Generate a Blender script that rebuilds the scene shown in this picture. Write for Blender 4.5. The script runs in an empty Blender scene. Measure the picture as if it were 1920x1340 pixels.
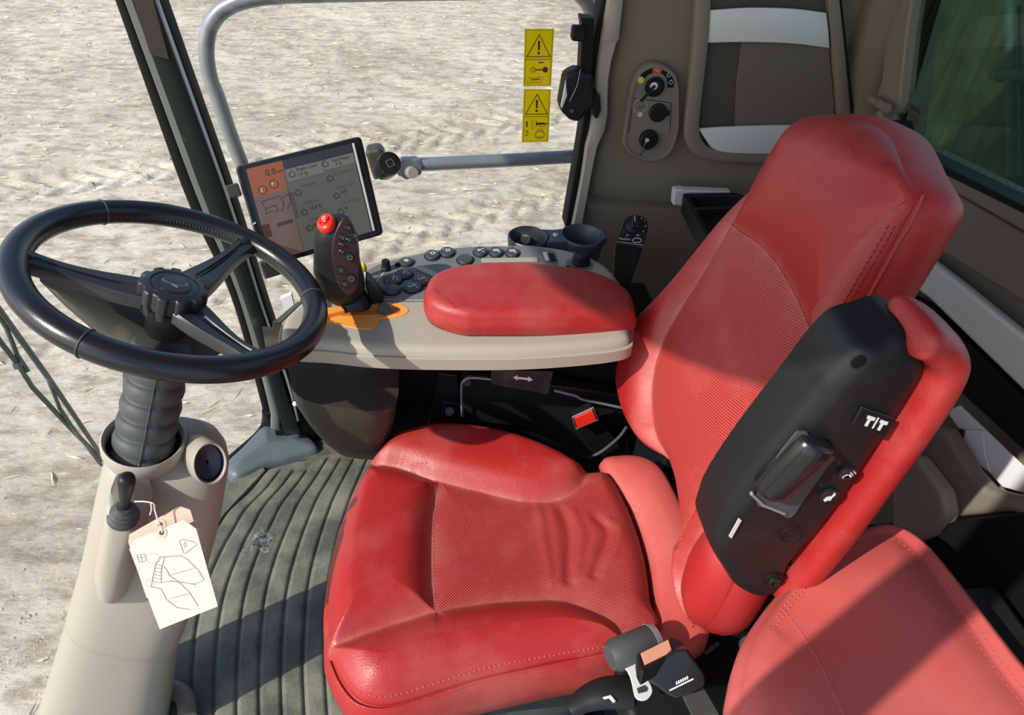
import bpy, math, random
import numpy as np
from mathutils import Vector, Matrix
random.seed(7); RNG = np.random.default_rng(7)
sc = bpy.context.scene
COL = sc.collection

# ------------------------------------------------------------------ camera
FPX, CX, CY = 1330.0, 960.0, 670.0
_p, _y, _r = math.radians(40), math.radians(10), math.radians(4)
CAM = np.array([0.0, 0.0, 1.35])
FW = np.array([math.sin(_y)*math.cos(_p), math.cos(_y)*math.cos(_p), -math.sin(_p)])
_r0 = np.array([math.cos(_y), -math.sin(_y), 0.0]); _u0 = np.cross(_r0, FW)
RT = math.cos(_r)*_r0 + math.sin(_r)*_u0
UP = -math.sin(_r)*_r0 + math.cos(_r)*_u0
cd = bpy.data.cameras.new('camera'); cam = bpy.data.objects.new('camera', cd); COL.objects.link(cam)
cd.sensor_fit = 'HORIZONTAL'; cd.sensor_width = 36.0; cd.lens = 36.0*FPX/1920.0
cd.clip_start = 0.02; cd.clip_end = 300
M = Matrix.Identity(4)
for i in range(3):
    M[i][0] = RT[i]; M[i][1] = UP[i]; M[i][2] = -FW[i]; M[i][3] = CAM[i]
cam.matrix_world = M
sc.camera = cam

# ------------------------------------------------------------------ light
SUN = Vector((-0.68, -0.34, 0.62)).normalized()
sd = bpy.data.lights.new('sun', 'SUN'); sd.energy = 4.9; sd.angle = math.radians(0.6); sd.color = (1.0, 0.95, 0.87)
so = bpy.data.objects.new('sun', sd); COL.objects.link(so)
so.rotation_euler = SUN.to_track_quat('Z', 'Y').to_euler(); so.location = (-4, -2, 5)
w = bpy.data.worlds.new('sky'); sc.world = w; w.use_nodes = True
nt = w.node_tree; nt.nodes.clear()
sk = nt.nodes.new('ShaderNodeTexSky'); sk.sky_type = 'NISHITA'; sk.sun_disc = False
sk.sun_elevation = math.asin(SUN.z); sk.sun_rotation = math.atan2(SUN.x, SUN.y)
bg = nt.nodes.new('ShaderNodeBackground'); bg.inputs[1].default_value = 0.24
wo = nt.nodes.new('ShaderNodeOutputWorld')
nt.links.new(sk.outputs[0], bg.inputs[0]); nt.links.new(bg.outputs[0], wo.inputs[0])
vs = sc.view_settings
vs.view_transform = 'Standard'; vs.look = 'None'; vs.gamma = 1.0; vs.use_curve_mapping = False
vs.exposure = 0.0

# ------------------------------------------------------------------ pixel helpers (photo frame 1920x1340 -> points in the cab)
def ray(px, py): return FW*FPX + RT*(px-CX) - UP*(py-CY)
def at(px, py, **k):
    (a, v), = k.items(); i = 'xyz'.index(a); d = ray(px, py)
    return CAM + d*((v-CAM[i])/d[i])
def pp(px, py, P0, n):
    d = ray(px, py); P0 = np.array(P0, float); n = np.array(n, float)
    return CAM + d*(((P0-CAM) @ n)/(d @ n))
def ats(pts, **k): return [at(x, y, **k) for x, y in pts]
def quad(px4, P0):
    """parallelogram seen at four pixels, its first corner being point P0"""
    r = [ray(*p) for p in px4]; a = P0-CAM
    A = np.array([r[1], -r[2], r[3]]).T
    t = np.linalg.solve(A, a)
    return P0, CAM+r[1]*t[0]-P0, CAM+r[3]*t[2]-P0       # origin, edge u, edge v
class Fr:
    """local frame: origin, u, v, n (unit)"""
    def __init__(s, o, u, v=None, n=None):
        s.o = np.array(o, float); s.u = np.array(u, float)/np.linalg.norm(u)
        if n is not None:
            s.n = np.array(n, float)/np.linalg.norm(n); s.u = s.u - s.n*(s.u @ s.n); s.u /= np.linalg.norm(s.u); s.v = np.cross(s.n, s.u)
        else:
            v = np.array(v, float); v = v - s.u*(v @ s.u); s.v = v/np.linalg.norm(v); s.n = np.cross(s.u, s.v)
    def p(s, a, b, c=0.0): return s.o + s.u*a + s.v*b + s.n*c
    def px(s, x, y, c=0.0):
        q = pp(x, y, s.o+s.n*c, s.n)-s.o
        return np.array([q @ s.u, q @ s.v])
    def pxs(s, pts, c=0.0): return np.array([s.px(x, y, c) for x, y in pts])
    def rad(s, x, y, r, c=0.0):            # size in metres of r pixels at pixel x,y
        q = pp(x, y, s.o+s.n*c, s.n); return r*((q-CAM) @ FW)/FPX

# ------------------------------------------------------------------ mesh helpers
def tag(o, label, cat, group=None, kind=None):
    if label: o['label'] = label
    if cat: o['category'] = cat
    if group: o['group'] = group
    if kind: o['kind'] = kind
    return o
def thing(name, label, cat, loc=(0, 0, 0), group=None):
    o = bpy.data.objects.new(name, None); COL.objects.link(o); o.location = Vector(loc)
    o.empty_display_size = 0.05
    return tag(o, label, cat, group)
def wloc(o):
    v = np.array(o.location)
    return v if o.parent is None else v + wloc(o.parent)
def obj(name, V, F, mat, parent=None, smooth=True, bevel=0, seg=2, sub=0, angle=40, origin=None, label=None):
    V = np.array([tuple(v) for v in V], float)
    me = bpy.data.meshes.new(name)
    if origin is None: origin = wloc(parent) if parent is not None else (V.min(0)+V.max(0))*0.5*np.array([1, 1, 0])+np.array([0, 0, V[:, 2].min()])
    origin = np.array(origin, float)
    me.from_pydata([tuple(v) for v in (V-origin)], [], [tuple(int(i) for i in f) for f in F]); me.update()
    o = bpy.data.objects.new(name, me); COL.objects.link(o)
    if mat: me.materials.append(mat)
    if parent is not None:
        o.parent = parent; o.location = Vector(origin - wloc(parent))
    else: o.location = Vector(origin)
    if smooth:
        me.polygons.foreach_set('use_smooth', [True]*len(me.polygons))
    if bevel:
        b = o.modifiers.new('bevel', 'BEVEL'); b.width = bevel; b.segments = seg; b.limit_method = 'ANGLE'; b.angle_limit = math.radians(angle); b.harden_normals = True
        if smooth: pass
    elif smooth and angle < 180:
        try: me.set_sharp_from_angle(angle=math.radians(angle))
        except Exception: pass
    if sub:
        s = o.modifiers.new('sub', 'SUBSURF'); s.levels = sub; s.render_levels = sub
    if label: o['label'] = label
    return o
class MB:
    """collects shapes into one mesh"""
    def __init__(s): s.V = []; s.F = []
    def add(s, V, F):
        n = len(s.V); s.V += [np.array(v, float) for v in V]; s.F += [tuple(i+n for i in f) for f in F]; return s
    def build(s, name, mat, parent=None, **k): return obj(name, s.V, s.F, mat, parent, **k)
def g_prism(pts, vec):
    """closed planar outline (3D points) extruded by vec"""
    P = [np.array(p, float) for p in pts]; n = len(P); vec = np.array(vec, float)
    nn = np.zeros(3)
    for i in range(n): nn += np.cross(P[i]-P[0], P[(i+1) % n]-P[0])
    if nn @ vec > 0: P = P[::-1]
    V = P + [p+vec for p in P]
    F = [tuple(range(n)), tuple(range(2*n-1, n-1, -1))] + [(i, i+n, (i+1) % n+n, (i+1) % n) for i in range(n)]
    return V, F
def g_box(c, hx, hy, hz, fr=None):
    """box about centre c; half sizes along fr axes (or the world's)"""
    if fr is None: u, v, n = np.eye(3)
    else: u, v, n = fr.u, fr.v, fr.n
    c = np.array(c, float); V = []
    for k in (-1, 1):
        for a, b in ((-1, -1), (1, -1), (1, 1), (-1, 1)): V.append(c+u*hx*a+v*hy*b+n*hz*k)
    return V, [(3, 2, 1, 0), (4, 5, 6, 7), (0, 1, 5, 4), (1, 2, 6, 5), (2, 3, 7, 6), (3, 0, 4, 7)]
def cat(P, n=8, closed=False):
    P = [np.array(p, float) for p in P]; m = len(P); out = []
    rng = range(m) if closed else range(m-1)
    for i in rng:
        if closed: a, b, c, d = P[(i-1) % m], P[i], P[(i+1) % m], P[(i+2) % m]
        else: a, b, c, d = P[max(i-1, 0)], P[i], P[i+1], P[min(i+2, m-1)]
        for k in range(n):
            t = k/n
            out.append(0.5*((2*b)+(c-a)*t+(2*a-5*b+4*c-d)*t*t+(3*b-a-3*c+d)*t**3))
    if not closed: out.append(P[-1])
    return out
def resample(P, n, closed=True):
    P = np.array(P, float)
    if closed: P = np.vstack([P, P[:1]])
    L = np.r_[0, np.cumsum(np.linalg.norm(np.diff(P, axis=0), axis=1))]
    t = np.linspace(0, L[-1], n+1)[:-1] if closed else np.linspace(0, L[-1], n)
    return np.array([np.interp(t, L, P[:, k]) for k in range(P.shape[1])]).T
def g_tube(path, r, seg=14, closed=False, flat=None, cap=True):
    """round tube along a path; r number or list; flat=(axis vector, factor) squashes it"""
    P = [np.array(p, float) for p in path]; n = len(P)
    R_ = [r]*n if np.isscalar(r) else list(r)
    V = []; F = []; prev = None
    for i in range(n):
        if closed: t = P[(i+1) % n]-P[i-1]
        else: t = P[min(i+1, n-1)]-P[max(i-1, 0)]
        t = t/np.linalg.norm(t)
        if prev is None:
            a = np.array([0, 0, 1.0]) if abs(t[2]) < .9 else np.array([1.0, 0, 0])
            prev = np.cross(t, a)
        x = prev - t*(prev @ t); x /= np.linalg.norm(x); prev = x; y = np.cross(t, x)
        for k in range(seg):
            a = 2*math.pi*k/seg; d = (x*math.cos(a)+y*math.sin(a))*R_[i]
            if flat is not None: d = d - flat[0]*(d @ flat[0])*(1-flat[1])
            V.append(P[i]+d)
    m = n if closed else n-1
    for i in range(m):
        for k in range(seg):
            a = i*seg+k; b = i*seg+(k+1) % seg; j = ((i+1) % n)*seg
            F.append((a, b, j+(k+1) % seg, j+k))
    if not closed and cap:
        F.append(tuple(range(seg-1, -1, -1))); F.append(tuple((n-1)*seg+k for k in range(seg)))
    return V, F
def g_rev(fr, prof, seg=32, cap=True, rot=0.0, ell=1.0):
    """surface of revolution about fr.n through fr.o; prof = [(radius, height)...] bottom to top"""
    V = []; F = []
    for r, h in prof:
        for k in range(seg):
            a = 2*math.pi*k/seg+rot; V.append(fr.p(r*math.cos(a), r*ell*math.sin(a), h))
    for i in range(len(prof)-1):
        for k in range(seg):
            a = i*seg+k; b = i*seg+(k+1) % seg
            F.append((a, b, b+seg, a+seg))
    if cap:
        F.append(tuple(range(seg-1, -1, -1))); F.append(tuple((len(prof)-1)*seg+k for k in range(seg)))
    return V, F
def g_loft(rings, cap=True):
    n = len(rings[0]); V = [p for r in rings for p in r]; F = []
    for i in range(len(rings)-1):
        for k in range(n):
            a = i*n+k; b = i*n+(k+1) % n; F.append((a, b, b+n, a+n))
    if cap: F.append(tuple(range(n-1, -1, -1))); F.append(tuple((len(rings)-1)*n+k for k in range(n)))
    return V, F
def ring(c, hu, hv, n=28, e=2.4):
    """superellipse ring, half axes hu hv (3D vectors)"""
    out = []
    for k in range(n):
        a = 2*math.pi*k/n; ca, sa = math.cos(a), math.sin(a)
        out.append(c+hu*math.copysign(abs(ca)**(2/e), ca)+hv*math.copysign(abs(sa)**(2/e), sa))
    return out
def pxring(L, Rr, y, dr, n=28, e=2.4, dv=(0, 1, 0)):
    a = at(L[0], L[1], y=y); b = at(Rr[0], Rr[1], y=y)
    return ring((a+b)/2, (b-a)/2, np.array(dv, float)*dr, n, e)
def g_flat(fr, pts, h, c=0.0):
    """2D outline in a frame, extruded h along n from height c"""
    return g_prism([fr.p(a, b, c) for a, b in pts], fr.n*h)
def g_strip(fr, pts, wd, c=0.0, h=0.0006, closed=False):
    """printed or moulded line of width wd along 2D points in frame"""
    P = [np.array(p, float) for p in pts]; n = len(P); V = []; F = []
    for i in range(n):
        if closed: t = P[(i+1) % n]-P[i-1]
        else: t = P[min(i+1, n-1)]-P[max(i-1, 0)]
        t = t/(np.linalg.norm(t)+1e-12); q = np.array([-t[1], t[0]])*wd/2
        for s, hh in ((1, 0), (1, h), (-1, h), (-1, 0)):
            a = P[i]+q*s; V.append(fr.p(a[0], a[1], c+hh))
    m = n if closed else n-1
    for i in range(m):
        j = (i+1) % n
        for k in range(4):
            F.append((i*4+k, j*4+k, j*4+(k+1) % 4, i*4+(k+1) % 4))
    if not closed:
        F.append((0, 1, 2, 3)); F.append((n*4-1, n*4-2, n*4-3, n*4-4))
    return V, F
def circ(cx, cy, r, n=24, a0=0, a1=2*math.pi, ry=None):
    full = abs(a1-a0-2*math.pi) < 1e-6; ry = r if ry is None else ry
    m = n if full else n+1
    return [(cx+r*math.cos(a0+(a1-a0)*k/n), cy+ry*math.sin(a0+(a1-a0)*k/n)) for k in range(m)]
def textmesh(name, s, fr, size, mat, parent, at2=(0, 0), c=0.0008, h=0.0003, rot=0.0, align='LEFT', label=None):
    cu = bpy.data.curves.new('t', 'FONT'); cu.body = s; cu.size = size; cu.align_x = align; cu.align_y = 'CENTER'; cu.resolution_u = 3
    t = bpy.data.objects.new('t', cu); COL.objects.link(t)
    bpy.context.view_layer.update()
    me = bpy.data.meshes.new_from_object(t.evaluated_get(bpy.context.evaluated_depsgraph_get()))
    V = [(v.co.x, v.co.y) for v in me.vertices]; F = [tuple(p.vertices) for p in me.polygons]
    bpy.data.objects.remove(t); bpy.data.curves.remove(cu); bpy.data.meshes.remove(me)
    cr, sr = math.cos(rot), math.sin(rot)
    W = [fr.p(at2[0]+x*cr-y*sr, at2[1]+x*sr+y*cr, c) for x, y in V]
    if name is None: return W, F
    return obj(name, W, F, mat, parent, smooth=False, label=label)
# distances in 2D (numpy)
def dseg(P, Q, closed=False):
    Q = np.array(Q, float)
    A = Q if closed else Q[:-1]; B = np.roll(Q, -1, 0) if closed else Q[1:]
    best = np.full(len(P), 1e9); idx = np.zeros(len(P), int)
    for i, (a, b) in enumerate(zip(A, B)):
        ab = b-a; L = ab @ ab+1e-12
        t = np.clip(((P-a) @ ab)/L, 0, 1); d = np.linalg.norm(P-(a+t[:, None]*ab), axis=1)
        m = d < best; best[m] = d[m]; idx[m] = i
    return best, idx
def inpoly(P, Q):
    Q = np.array(Q, float); x, y = P[:, 0], P[:, 1]; c = np.zeros(len(P), bool)
    for i in range(len(Q)):
        a, b = Q[i], Q[i-1]
        m = ((a[1] > y) != (b[1] > y)) & (x < (b[0]-a[0])*(y-a[1])/(b[1]-a[1]+1e-15)+a[0])
        c ^= m
    return c
def pillow(fr, outline, seams=(), regions=(), base=(0.0, 0.02), R=0.02, extra=None, side=((0.004, .02), (0.004, .05), (0, .07)),
           nr=60, na=220, names=None, mats=None, parent=None, rest='panel', sidename=None, centre=None, wob=0.0, groove=0.0):
    """upholstered shape over a frame plane. regions = [(name, poly2D, A, w)]; the rest uses base=(A, w)."""
    O = resample(outline, na); c = O.mean(0) if centre is None else np.array(centre, float)
    area = 0.5*np.sum(O[:, 0]*np.roll(O[:, 1], -1)-np.roll(O[:, 0], -1)*O[:, 1])
    if area < 0: O = O[::-1]
    t = 1-(1-np.linspace(0, 1, nr))**1.35
    P = np.array([c+(O-c)*s for s in t[1:]]).reshape(-1, 2); P = np.vstack([c[None], P])
    Rarr = np.array([R(q) for q in O]) if callable(R) else np.full(na, R)
    def surf(P):
        P = np.array(P, float)
        do, io = dseg(P, O, True); Rv = Rarr[io]
        q = np.clip(do/Rv, 0, 1); H = -Rv*(1-np.sqrt(np.clip(1-(1-q)**2, 0, 1)))
        A = np.full(len(P), base[0]); Wd = np.full(len(P), base[1])
        for nm, poly, a, wd in regions:
            m = inpoly(P, poly); A[m] = a; Wd[m] = wd
        ds = np.full(len(P), 1e9)
        for s in seams: ds = np.minimum(ds, dseg(P, s)[0])
        H += A*(1-np.exp(-(np.minimum(ds, do)/Wd)**1.4))
        if extra is not None: H += extra(P)
        return H
    pillow.surf = surf
    H = surf(P)
    dw = np.full(len(P), 1e9)
    for s in seams: dw = np.minimum(dw, dseg(P, s)[0])
    wear_ = np.exp(-dw/.007)
    V = [fr.p(p[0], p[1], h) for p, h in zip(P, H)]
    F = [(0, 1+k, 1+(k+1) % na) for k in range(na)]
    for i in range(nr-2):
        for k in range(na):
            a = 1+i*na+k; b = 1+i*na+(k+1) % na; F.append((a, a+na, b+na, b))
    cen = np.array([P[list(f)].mean(0) for f in F])
    lab = np.array([rest]*len(F), dtype=object)
    for nm, poly, a, wd in regions:
        lab[inpoly(cen, poly)] = nm
    # side
    Tn = np.roll(O, -1, 0)-np.roll(O, 1, 0); Nn = np.stack([Tn[:, 1], -Tn[:, 0]], 1); Nn /= np.linalg.norm(Nn, axis=1)[:, None]
    last = 1+(nr-2)*na; hl = H[last:last+na]
    off = last; SF = []
    for (o_, d_) in side:
        n0 = len(V)
        for k in range(na):
            q = O[k]+Nn[k]*o_; V.append(fr.p(q[0], q[1], hl[k]-d_))
        for k in range(na): SF.append((off+k, n0+k, n0+(k+1) % na, off+(k+1) % na))
        off = n0
    SF.append(tuple(off+k for k in range(na-1, -1, -1)))
    V = np.array(V)
    F = np.array(F, dtype=object)
    out = {}
    sidename = sidename or rest
    groups = {}
    for f, l in zip(F, lab): groups.setdefault(l, []).append(f)
    groups.setdefault(sidename, []).extend(SF)
    for l, fs in groups.items():
        ids = sorted({i for f in fs for i in f}); mp = {j: i for i, j in enumerate(ids)}
        mt = mats[l] if isinstance(mats, dict) else mats
        wv = np.array([wear_[i] if i < len(wear_) else 0.0 for i in ids])
        out[l] = obj(l, V[ids], [tuple(mp[i] for i in f) for f in fs], mt, parent, angle=70)
        at_ = out[l].data.attributes.new('wear', 'FLOAT', 'POINT'); at_.data.foreach_set('value', wv.astype(np.float32))
    return out
def stitches(fr, pts, surf, mat, parent, gap=0.0065, ln=0.0045, r=0.0006, name='stitching'):
    """thread stitches along 2D path; surf(P)->height"""
    L = np.sum(np.linalg.norm(np.diff(np.array(pts), axis=0), axis=1)); n = max(2, int(L/gap))
    Q = resample(pts, n, closed=False); mb = MB()
    for i in range(n-1):
        d = Q[i+1]-Q[i]; d = d/(np.linalg.norm(d)+1e-9)*ln
        a = Q[i]; b = Q[i]+d; ha, hb = surf(np.array([a, b, (a+b)/2]))[:2]
        m = (a+b)/2; hm = max(ha, hb)+0.0006
        mb.add(*g_tube([fr.p(a[0], a[1], ha-0.0004), fr.p(m[0], m[1], hm), fr.p(b[0], b[1], hb-0.0004)], r, 5))
    return mb.build(name, mat, parent, angle=180)

# ------------------------------------------------------------------ materials
def mat(name, col, rough=0.5, metal=0.0, noise=None, bump=None, spec=0.5, coat=0.0, emit=None, alpha=None, sheen=0.0, wear=None):
    m = bpy.data.materials.new(name); m.use_nodes = True; n = m.node_tree; b = n.nodes['Principled BSDF']; L = n.links.new
    c = tuple(col)+(1.0,) if len(col) == 3 else col
    b.inputs['Base Color'].default_value = c; b.inputs['Roughness'].default_value = rough; b.inputs['Metallic'].default_value = metal
    b.inputs['Specular IOR Level'].default_value = spec; b.inputs['Coat Weight'].default_value = coat
    if sheen: b.inputs['Sheen Weight'].default_value = sheen; b.inputs['Sheen Roughness'].default_value = 0.5
    tc = n.nodes.new('ShaderNodeTexCoord'); src = None
    if noise:       # (scale, second colour, amount, contrast)
        t = n.nodes.new('ShaderNodeTexNoise'); t.inputs['Scale'].default_value = noise[0]; t.inputs['Detail'].default_value = 8; t.inputs['Roughness'].default_value = .62
        r = n.nodes.new('ShaderNodeMapRange'); r.inputs[1].default_value = noise[3]; r.inputs[2].default_value = noise[3]+.22; r.inputs[4].default_value = noise[2]
        x = n.nodes.new('ShaderNodeMix'); x.data_type = 'RGBA'; x.inputs[6].default_value = c; x.inputs[7].default_value = tuple(noise[1])+(1,)
        L(tc.outputs['Object'], t.inputs['Vector']); L(t.outputs[0], r.inputs[0]); L(r.outputs[0], x.inputs[0]); L(x.outputs[2], b.inputs['Base Color']); src = x
        if wear:
            rr = n.nodes.new('ShaderNodeMapRange'); rr.inputs[1].default_value = 0; rr.inputs[2].default_value = noise[2]; rr.inputs[3].default_value = rough; rr.inputs[4].default_value = wear
            L(r.outputs[0], rr.inputs[0]); L(rr.outputs[0], b.inputs['Roughness'])
    if bump:        # (kind, scale, strength, distance)
        if bump[0] == 'v':
            t = n.nodes.new('ShaderNodeTexVoronoi'); t.feature = 'DISTANCE_TO_EDGE'; t.inputs['Scale'].default_value = bump[1]; o = t.outputs[0]
        else:
            t = n.nodes.new('ShaderNodeTexNoise'); t.inputs['Scale'].default_value = bump[1]; t.inputs['Detail'].default_value = 6; o = t.outputs[0]
        bp = n.nodes.new('ShaderNodeBump'); bp.inputs['Strength'].default_value = bump[2]; bp.inputs['Distance'].default_value = bump[3]
        L(tc.outputs['Object'], t.inputs['Vector']); L(o, bp.inputs['Height']); L(bp.outputs[0], b.inputs['Normal'])
    if emit: b.inputs['Emission Color'].default_value = tuple(emit[0])+(1,); b.inputs['Emission Strength'].default_value = emit[1]
    if alpha is not None: b.inputs['Alpha'].default_value = alpha
    return m
RED = (0.37, 0.018, 0.018); DUST = (0.56, 0.19, 0.16)
M_ = {}
M_['leather'] = mat('red_leather', RED, 0.42, noise=(5, DUST, .35, .47), bump=('v', 300, .5, .0008), wear=.6)
M_['leather_pale'] = mat('dusty_red_leather', (0.50, 0.075, 0.065), 0.55, noise=(3, (.56, .14, .12), .7, .40), bump=('v', 420, .3, .0006), wear=.7)
def addwear(m, dirt, amt=.75):
    """settled dust and grime along the sewn seams"""
    n = m.node_tree; b = n.nodes['Principled BSDF']; L = n.links.new; old = b.inputs['Base Color'].links[0].from_socket
    a = n.nodes.new('ShaderNodeAttribute'); a.attribute_name = 'wear'; tc = n.nodes.new('ShaderNodeTexCoord')
    t = n.nodes.new('ShaderNodeTexNoise'); t.inputs['Scale'].default_value = 28; t.inputs['Detail'].default_value = 8; L(tc.outputs['Object'], t.inputs['Vector'])
    r = n.nodes.new('ShaderNodeMapRange'); r.inputs[1].default_value = .35; r.inputs[2].default_value = .65; r.inputs[3].default_value = .35; r.inputs[4].default_value = 1; L(t.outputs[0], r.inputs[0])
    k = n.nodes.new('ShaderNodeMath'); k.operation = 'MULTIPLY'; L(a.outputs['Fac'], k.inputs[0]); L(r.outputs[0], k.inputs[1])
    k2 = n.nodes.new('ShaderNodeMath'); k2.operation = 'MULTIPLY'; k2.inputs[1].default_value = amt; L(k.outputs[0], k2.inputs[0])
    x = n.nodes.new('ShaderNodeMix'); x.data_type = 'RGBA'; x.inputs[7].default_value = tuple(dirt)+(1,)
    L(k2.outputs[0], x.inputs[0]); L(old, x.inputs[6]); L(x.outputs[2], b.inputs['Base Color'])
addwear(M_['leather'], (.52, .20, .17), .7)
M_['thread'] = mat('red_thread', (0.50, .09, .08), .7)
M_['thread_dark'] = mat('dark_red_thread', (0.20, .01, .012), .7)
def perforated(name, axes, scale, rot, dotc, thr, col):
    m = mat(name, col, .5, noise=(7, DUST, .22, .5)); n = m.node_tree; b = n.nodes['Principled BSDF']; L = n.links.new
    tc = n.nodes.new('ShaderNodeTexCoord'); sp = n.nodes.new('ShaderNodeSeparateXYZ'); cb = n.nodes.new('ShaderNodeCombineXYZ')
    mp = n.nodes.new('ShaderNodeMapping'); mp.inputs['Rotation'].default_value = (0, 0, rot)
    v = n.nodes.new('ShaderNodeTexVoronoi'); v.voronoi_dimensions = '2D'; v.inputs['Scale'].default_value = scale; v.inputs['Randomness'].default_value = 0.06
    L(tc.outputs['Object'], sp.inputs[0]); L(sp.outputs[axes[0]], cb.inputs[0]); L(sp.outputs[axes[1]], cb.inputs[1]); L(cb.outputs[0], mp.inputs[0]); L(mp.outputs[0], v.inputs['Vector'])
    r = n.nodes.new('ShaderNodeMapRange'); r.inputs[1].default_value = thr; r.inputs[2].default_value = thr+.1; r.inputs[3].default_value = 1; r.inputs[4].default_value = 0
    L(v.outputs['Distance'], r.inputs[0])
    old = b.inputs['Base Color'].links[0].from_socket
    x = n.nodes.new('ShaderNodeMix'); x.data_type = 'RGBA'; x.inputs[7].default_value = tuple(dotc)+(1,)
    L(r.outputs[0], x.inputs[0]); L(old, x.inputs[6]); L(x.outputs[2], b.inputs['Base Color'])
    bp = n.nodes.new('ShaderNodeBump'); bp.inputs['Strength'].default_value = .5; bp.inputs['Distance'].default_value = .0008; bp.invert = True
    L(r.outputs[0], bp.inputs['Height']); L(bp.outputs[0], b.inputs['Normal'])
    return m
M_['perf_seat'] = perforated('perforated_red_seat_leather', (0, 1), 330, .78, (.60, .17, .14), .19, (0.27, .009, .010))
M_['perf_back'] = perforated('perforated_red_back_leather', (1, 2), 300, .3, (.60, .17, .14), .20, (0.33, .013, .014))
addwear(M_['perf_seat'], (.44, .14, .12), .6); addwear(M_['perf_back'], (.48, .12, .11), .4)
M_['black'] = mat('black_plastic', (0.010, .011, .012), .46, spec=.35, bump=('n', 500, .15, .0005), noise=(9, (.05, .05, .046), .3, .58))
M_['gloss'] = mat('glossy_black_plastic', (0.012, .013, .015), .22)
M_['wheel'] = mat('black_wheel_leather', (0.010, .011, .015), .27, bump=('v', 500, .25, .0004))
M_['purple_black'] = mat('black_hub_plastic', (0.022, .022, .028), .38, bump=('n', 300, .2, .0004))
M_['rubber'] = mat('grey_black_rubber', (0.055, .06, .06), .6, bump=('n', 260, .3, .0006), noise=(14, (.14, .14, .13), .4, .5))
M_['matblack'] = mat('matt_black_paint', (0.006, .006, .006), .6, spec=.25)
M_['blkmetal'] = mat('black_painted_metal', (0.012, .013, .013), .35, noise=(12, (.06, .065, .06), .4, .56))
M_['taupe'] = mat('taupe_plastic', (0.37, .335, .275), .5, bump=('n', 420, .18, .0005), noise=(5, (.45, .41, .34), .4, .5))
M_['taupe_dark'] = mat('brown_trim_plastic', (0.21, .18, .14), .55, bump=('n', 400, .2, .0005))
M_['fabric'] = mat('brown_trim_fabric', (0.20, .168, .118), .85, bump=('n', 700, .4, .0006), sheen=.2)
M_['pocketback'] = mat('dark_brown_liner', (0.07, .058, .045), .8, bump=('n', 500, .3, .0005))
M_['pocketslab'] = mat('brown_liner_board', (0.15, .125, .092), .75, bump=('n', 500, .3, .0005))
M_['panel'] = mat('grey_console_plastic', (0.15, .155, .155), .42, bump=('n', 380, .18, .0004), noise=(8, (.25, .24, .21), .3, .52))
M_['button'] = mat('dark_grey_button', (0.05, .052, .052), .4)
M_['housing'] = mat('charcoal_plastic', (0.050, .048, .036), .5, bump=('n', 350, .2, .0005), noise=(11, (.22, .20, .16), .55, .56), wear=.75)
M_['silver'] = mat('satin_silver', (0.72, .73, .71), .4, metal=.15)
M_['chrome'] = mat('bright_metal', (0.75, .75, .76), .18, metal=1.0)
M_['steel'] = mat('worn_steel_tube', (0.27, .29, .33), .38, metal=.35, noise=(14, (.45, .44, .42), .6, .5), bump=('n', 200, .15, .0005))
M_['orange'] = mat('orange_plastic', (0.86, .33, .06), .42)
M_['redbtn'] = mat('translucent_red_plastic', (0.85, .03, .015), .25)
M_['redlabel'] = mat('red_print', (0.62, .05, .05), .5)
M_['yellow'] = mat('yellow_vinyl', (0.83, .71, .03), .45, noise=(20, (.72, .58, .03), .4, .5))
M_['yellowbtn'] = mat('yellow_plastic', (0.70, .62, .05), .35)
_m = M_['yellow']; _n = _m.node_tree; _b = _n.nodes['Principled BSDF']; _o = _n.nodes['Material Output']
_t = _n.nodes.new('ShaderNodeBsdfTranslucent'); _t.inputs[0].default_value = (.95, .80, .04, 1); _x = _n.nodes.new('ShaderNodeMixShader'); _x.inputs[0].default_value = .85
_n.links.new(_b.outputs[0], _x.inputs[1]); _n.links.new(_t.outputs[0], _x.inputs[2]); _n.links.new(_x.outputs[0], _o.inputs[0])
M_['ink'] = mat('dark_brown_print', (0.045, .03, .012), .55)
M_['white'] = mat('white_print', (0.78, .78, .76), .5)
M_['greyink'] = mat('grey_print', (0.22, .22, .22), .6)
M_['maroon'] = mat('dark_maroon_keypad', (0.035, .010, .011), .28)
M_['card'] = mat('manila_card', (0.64, .555, .47), .75, noise=(30, (.60, .50, .41), .3, .5))
M_['cardback'] = mat('tan_card', (0.62, .45, .35), .8)
M_['string'] = mat('white_string', (0.75, .72, .68), .8)
M_['mat'] = mat('worn_rubber_mat', (0.075, .076, .06), .62, noise=(10, (.21, .205, .155), .85, .42), bump=('n', 160, .5, .002), wear=.85)
M_['floorrub'] = mat('blue_grey_floor_rubber', (0.10, .12, .13), .45, noise=(7, (.2, .22, .22), .5, .5))
M_['pillar'] = mat('dark_green_black_pillar', (0.007, .012, .011), .34, spec=.3, noise=(16, (.10, .12, .11), .35, .6))
M_['sealgrey'] = mat('grey_pillar_strip', (0.16, .175, .16), .4)
M_['maroonpl'] = mat('brown_black_pillar_cover', (0.035, .022, .02), .5)
M_['paper'] = mat('white_paper', (0.75, .74, .76), .8)
M_['salmon'] = mat('salmon_button', (0.86, .42, .26), .4)
M_['webbing'] = mat('grey_black_webbing', (0.05, .052, .05), .75, bump=('n', 900, .4, .0005))
M_['straw'] = mat('pale_straw', (0.66, .56, .40), .8)
M_['clod'] = mat('dry_soil_clod', (0.46, .39, .30), .95, bump=('n', 60, .6, .01))
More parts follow.
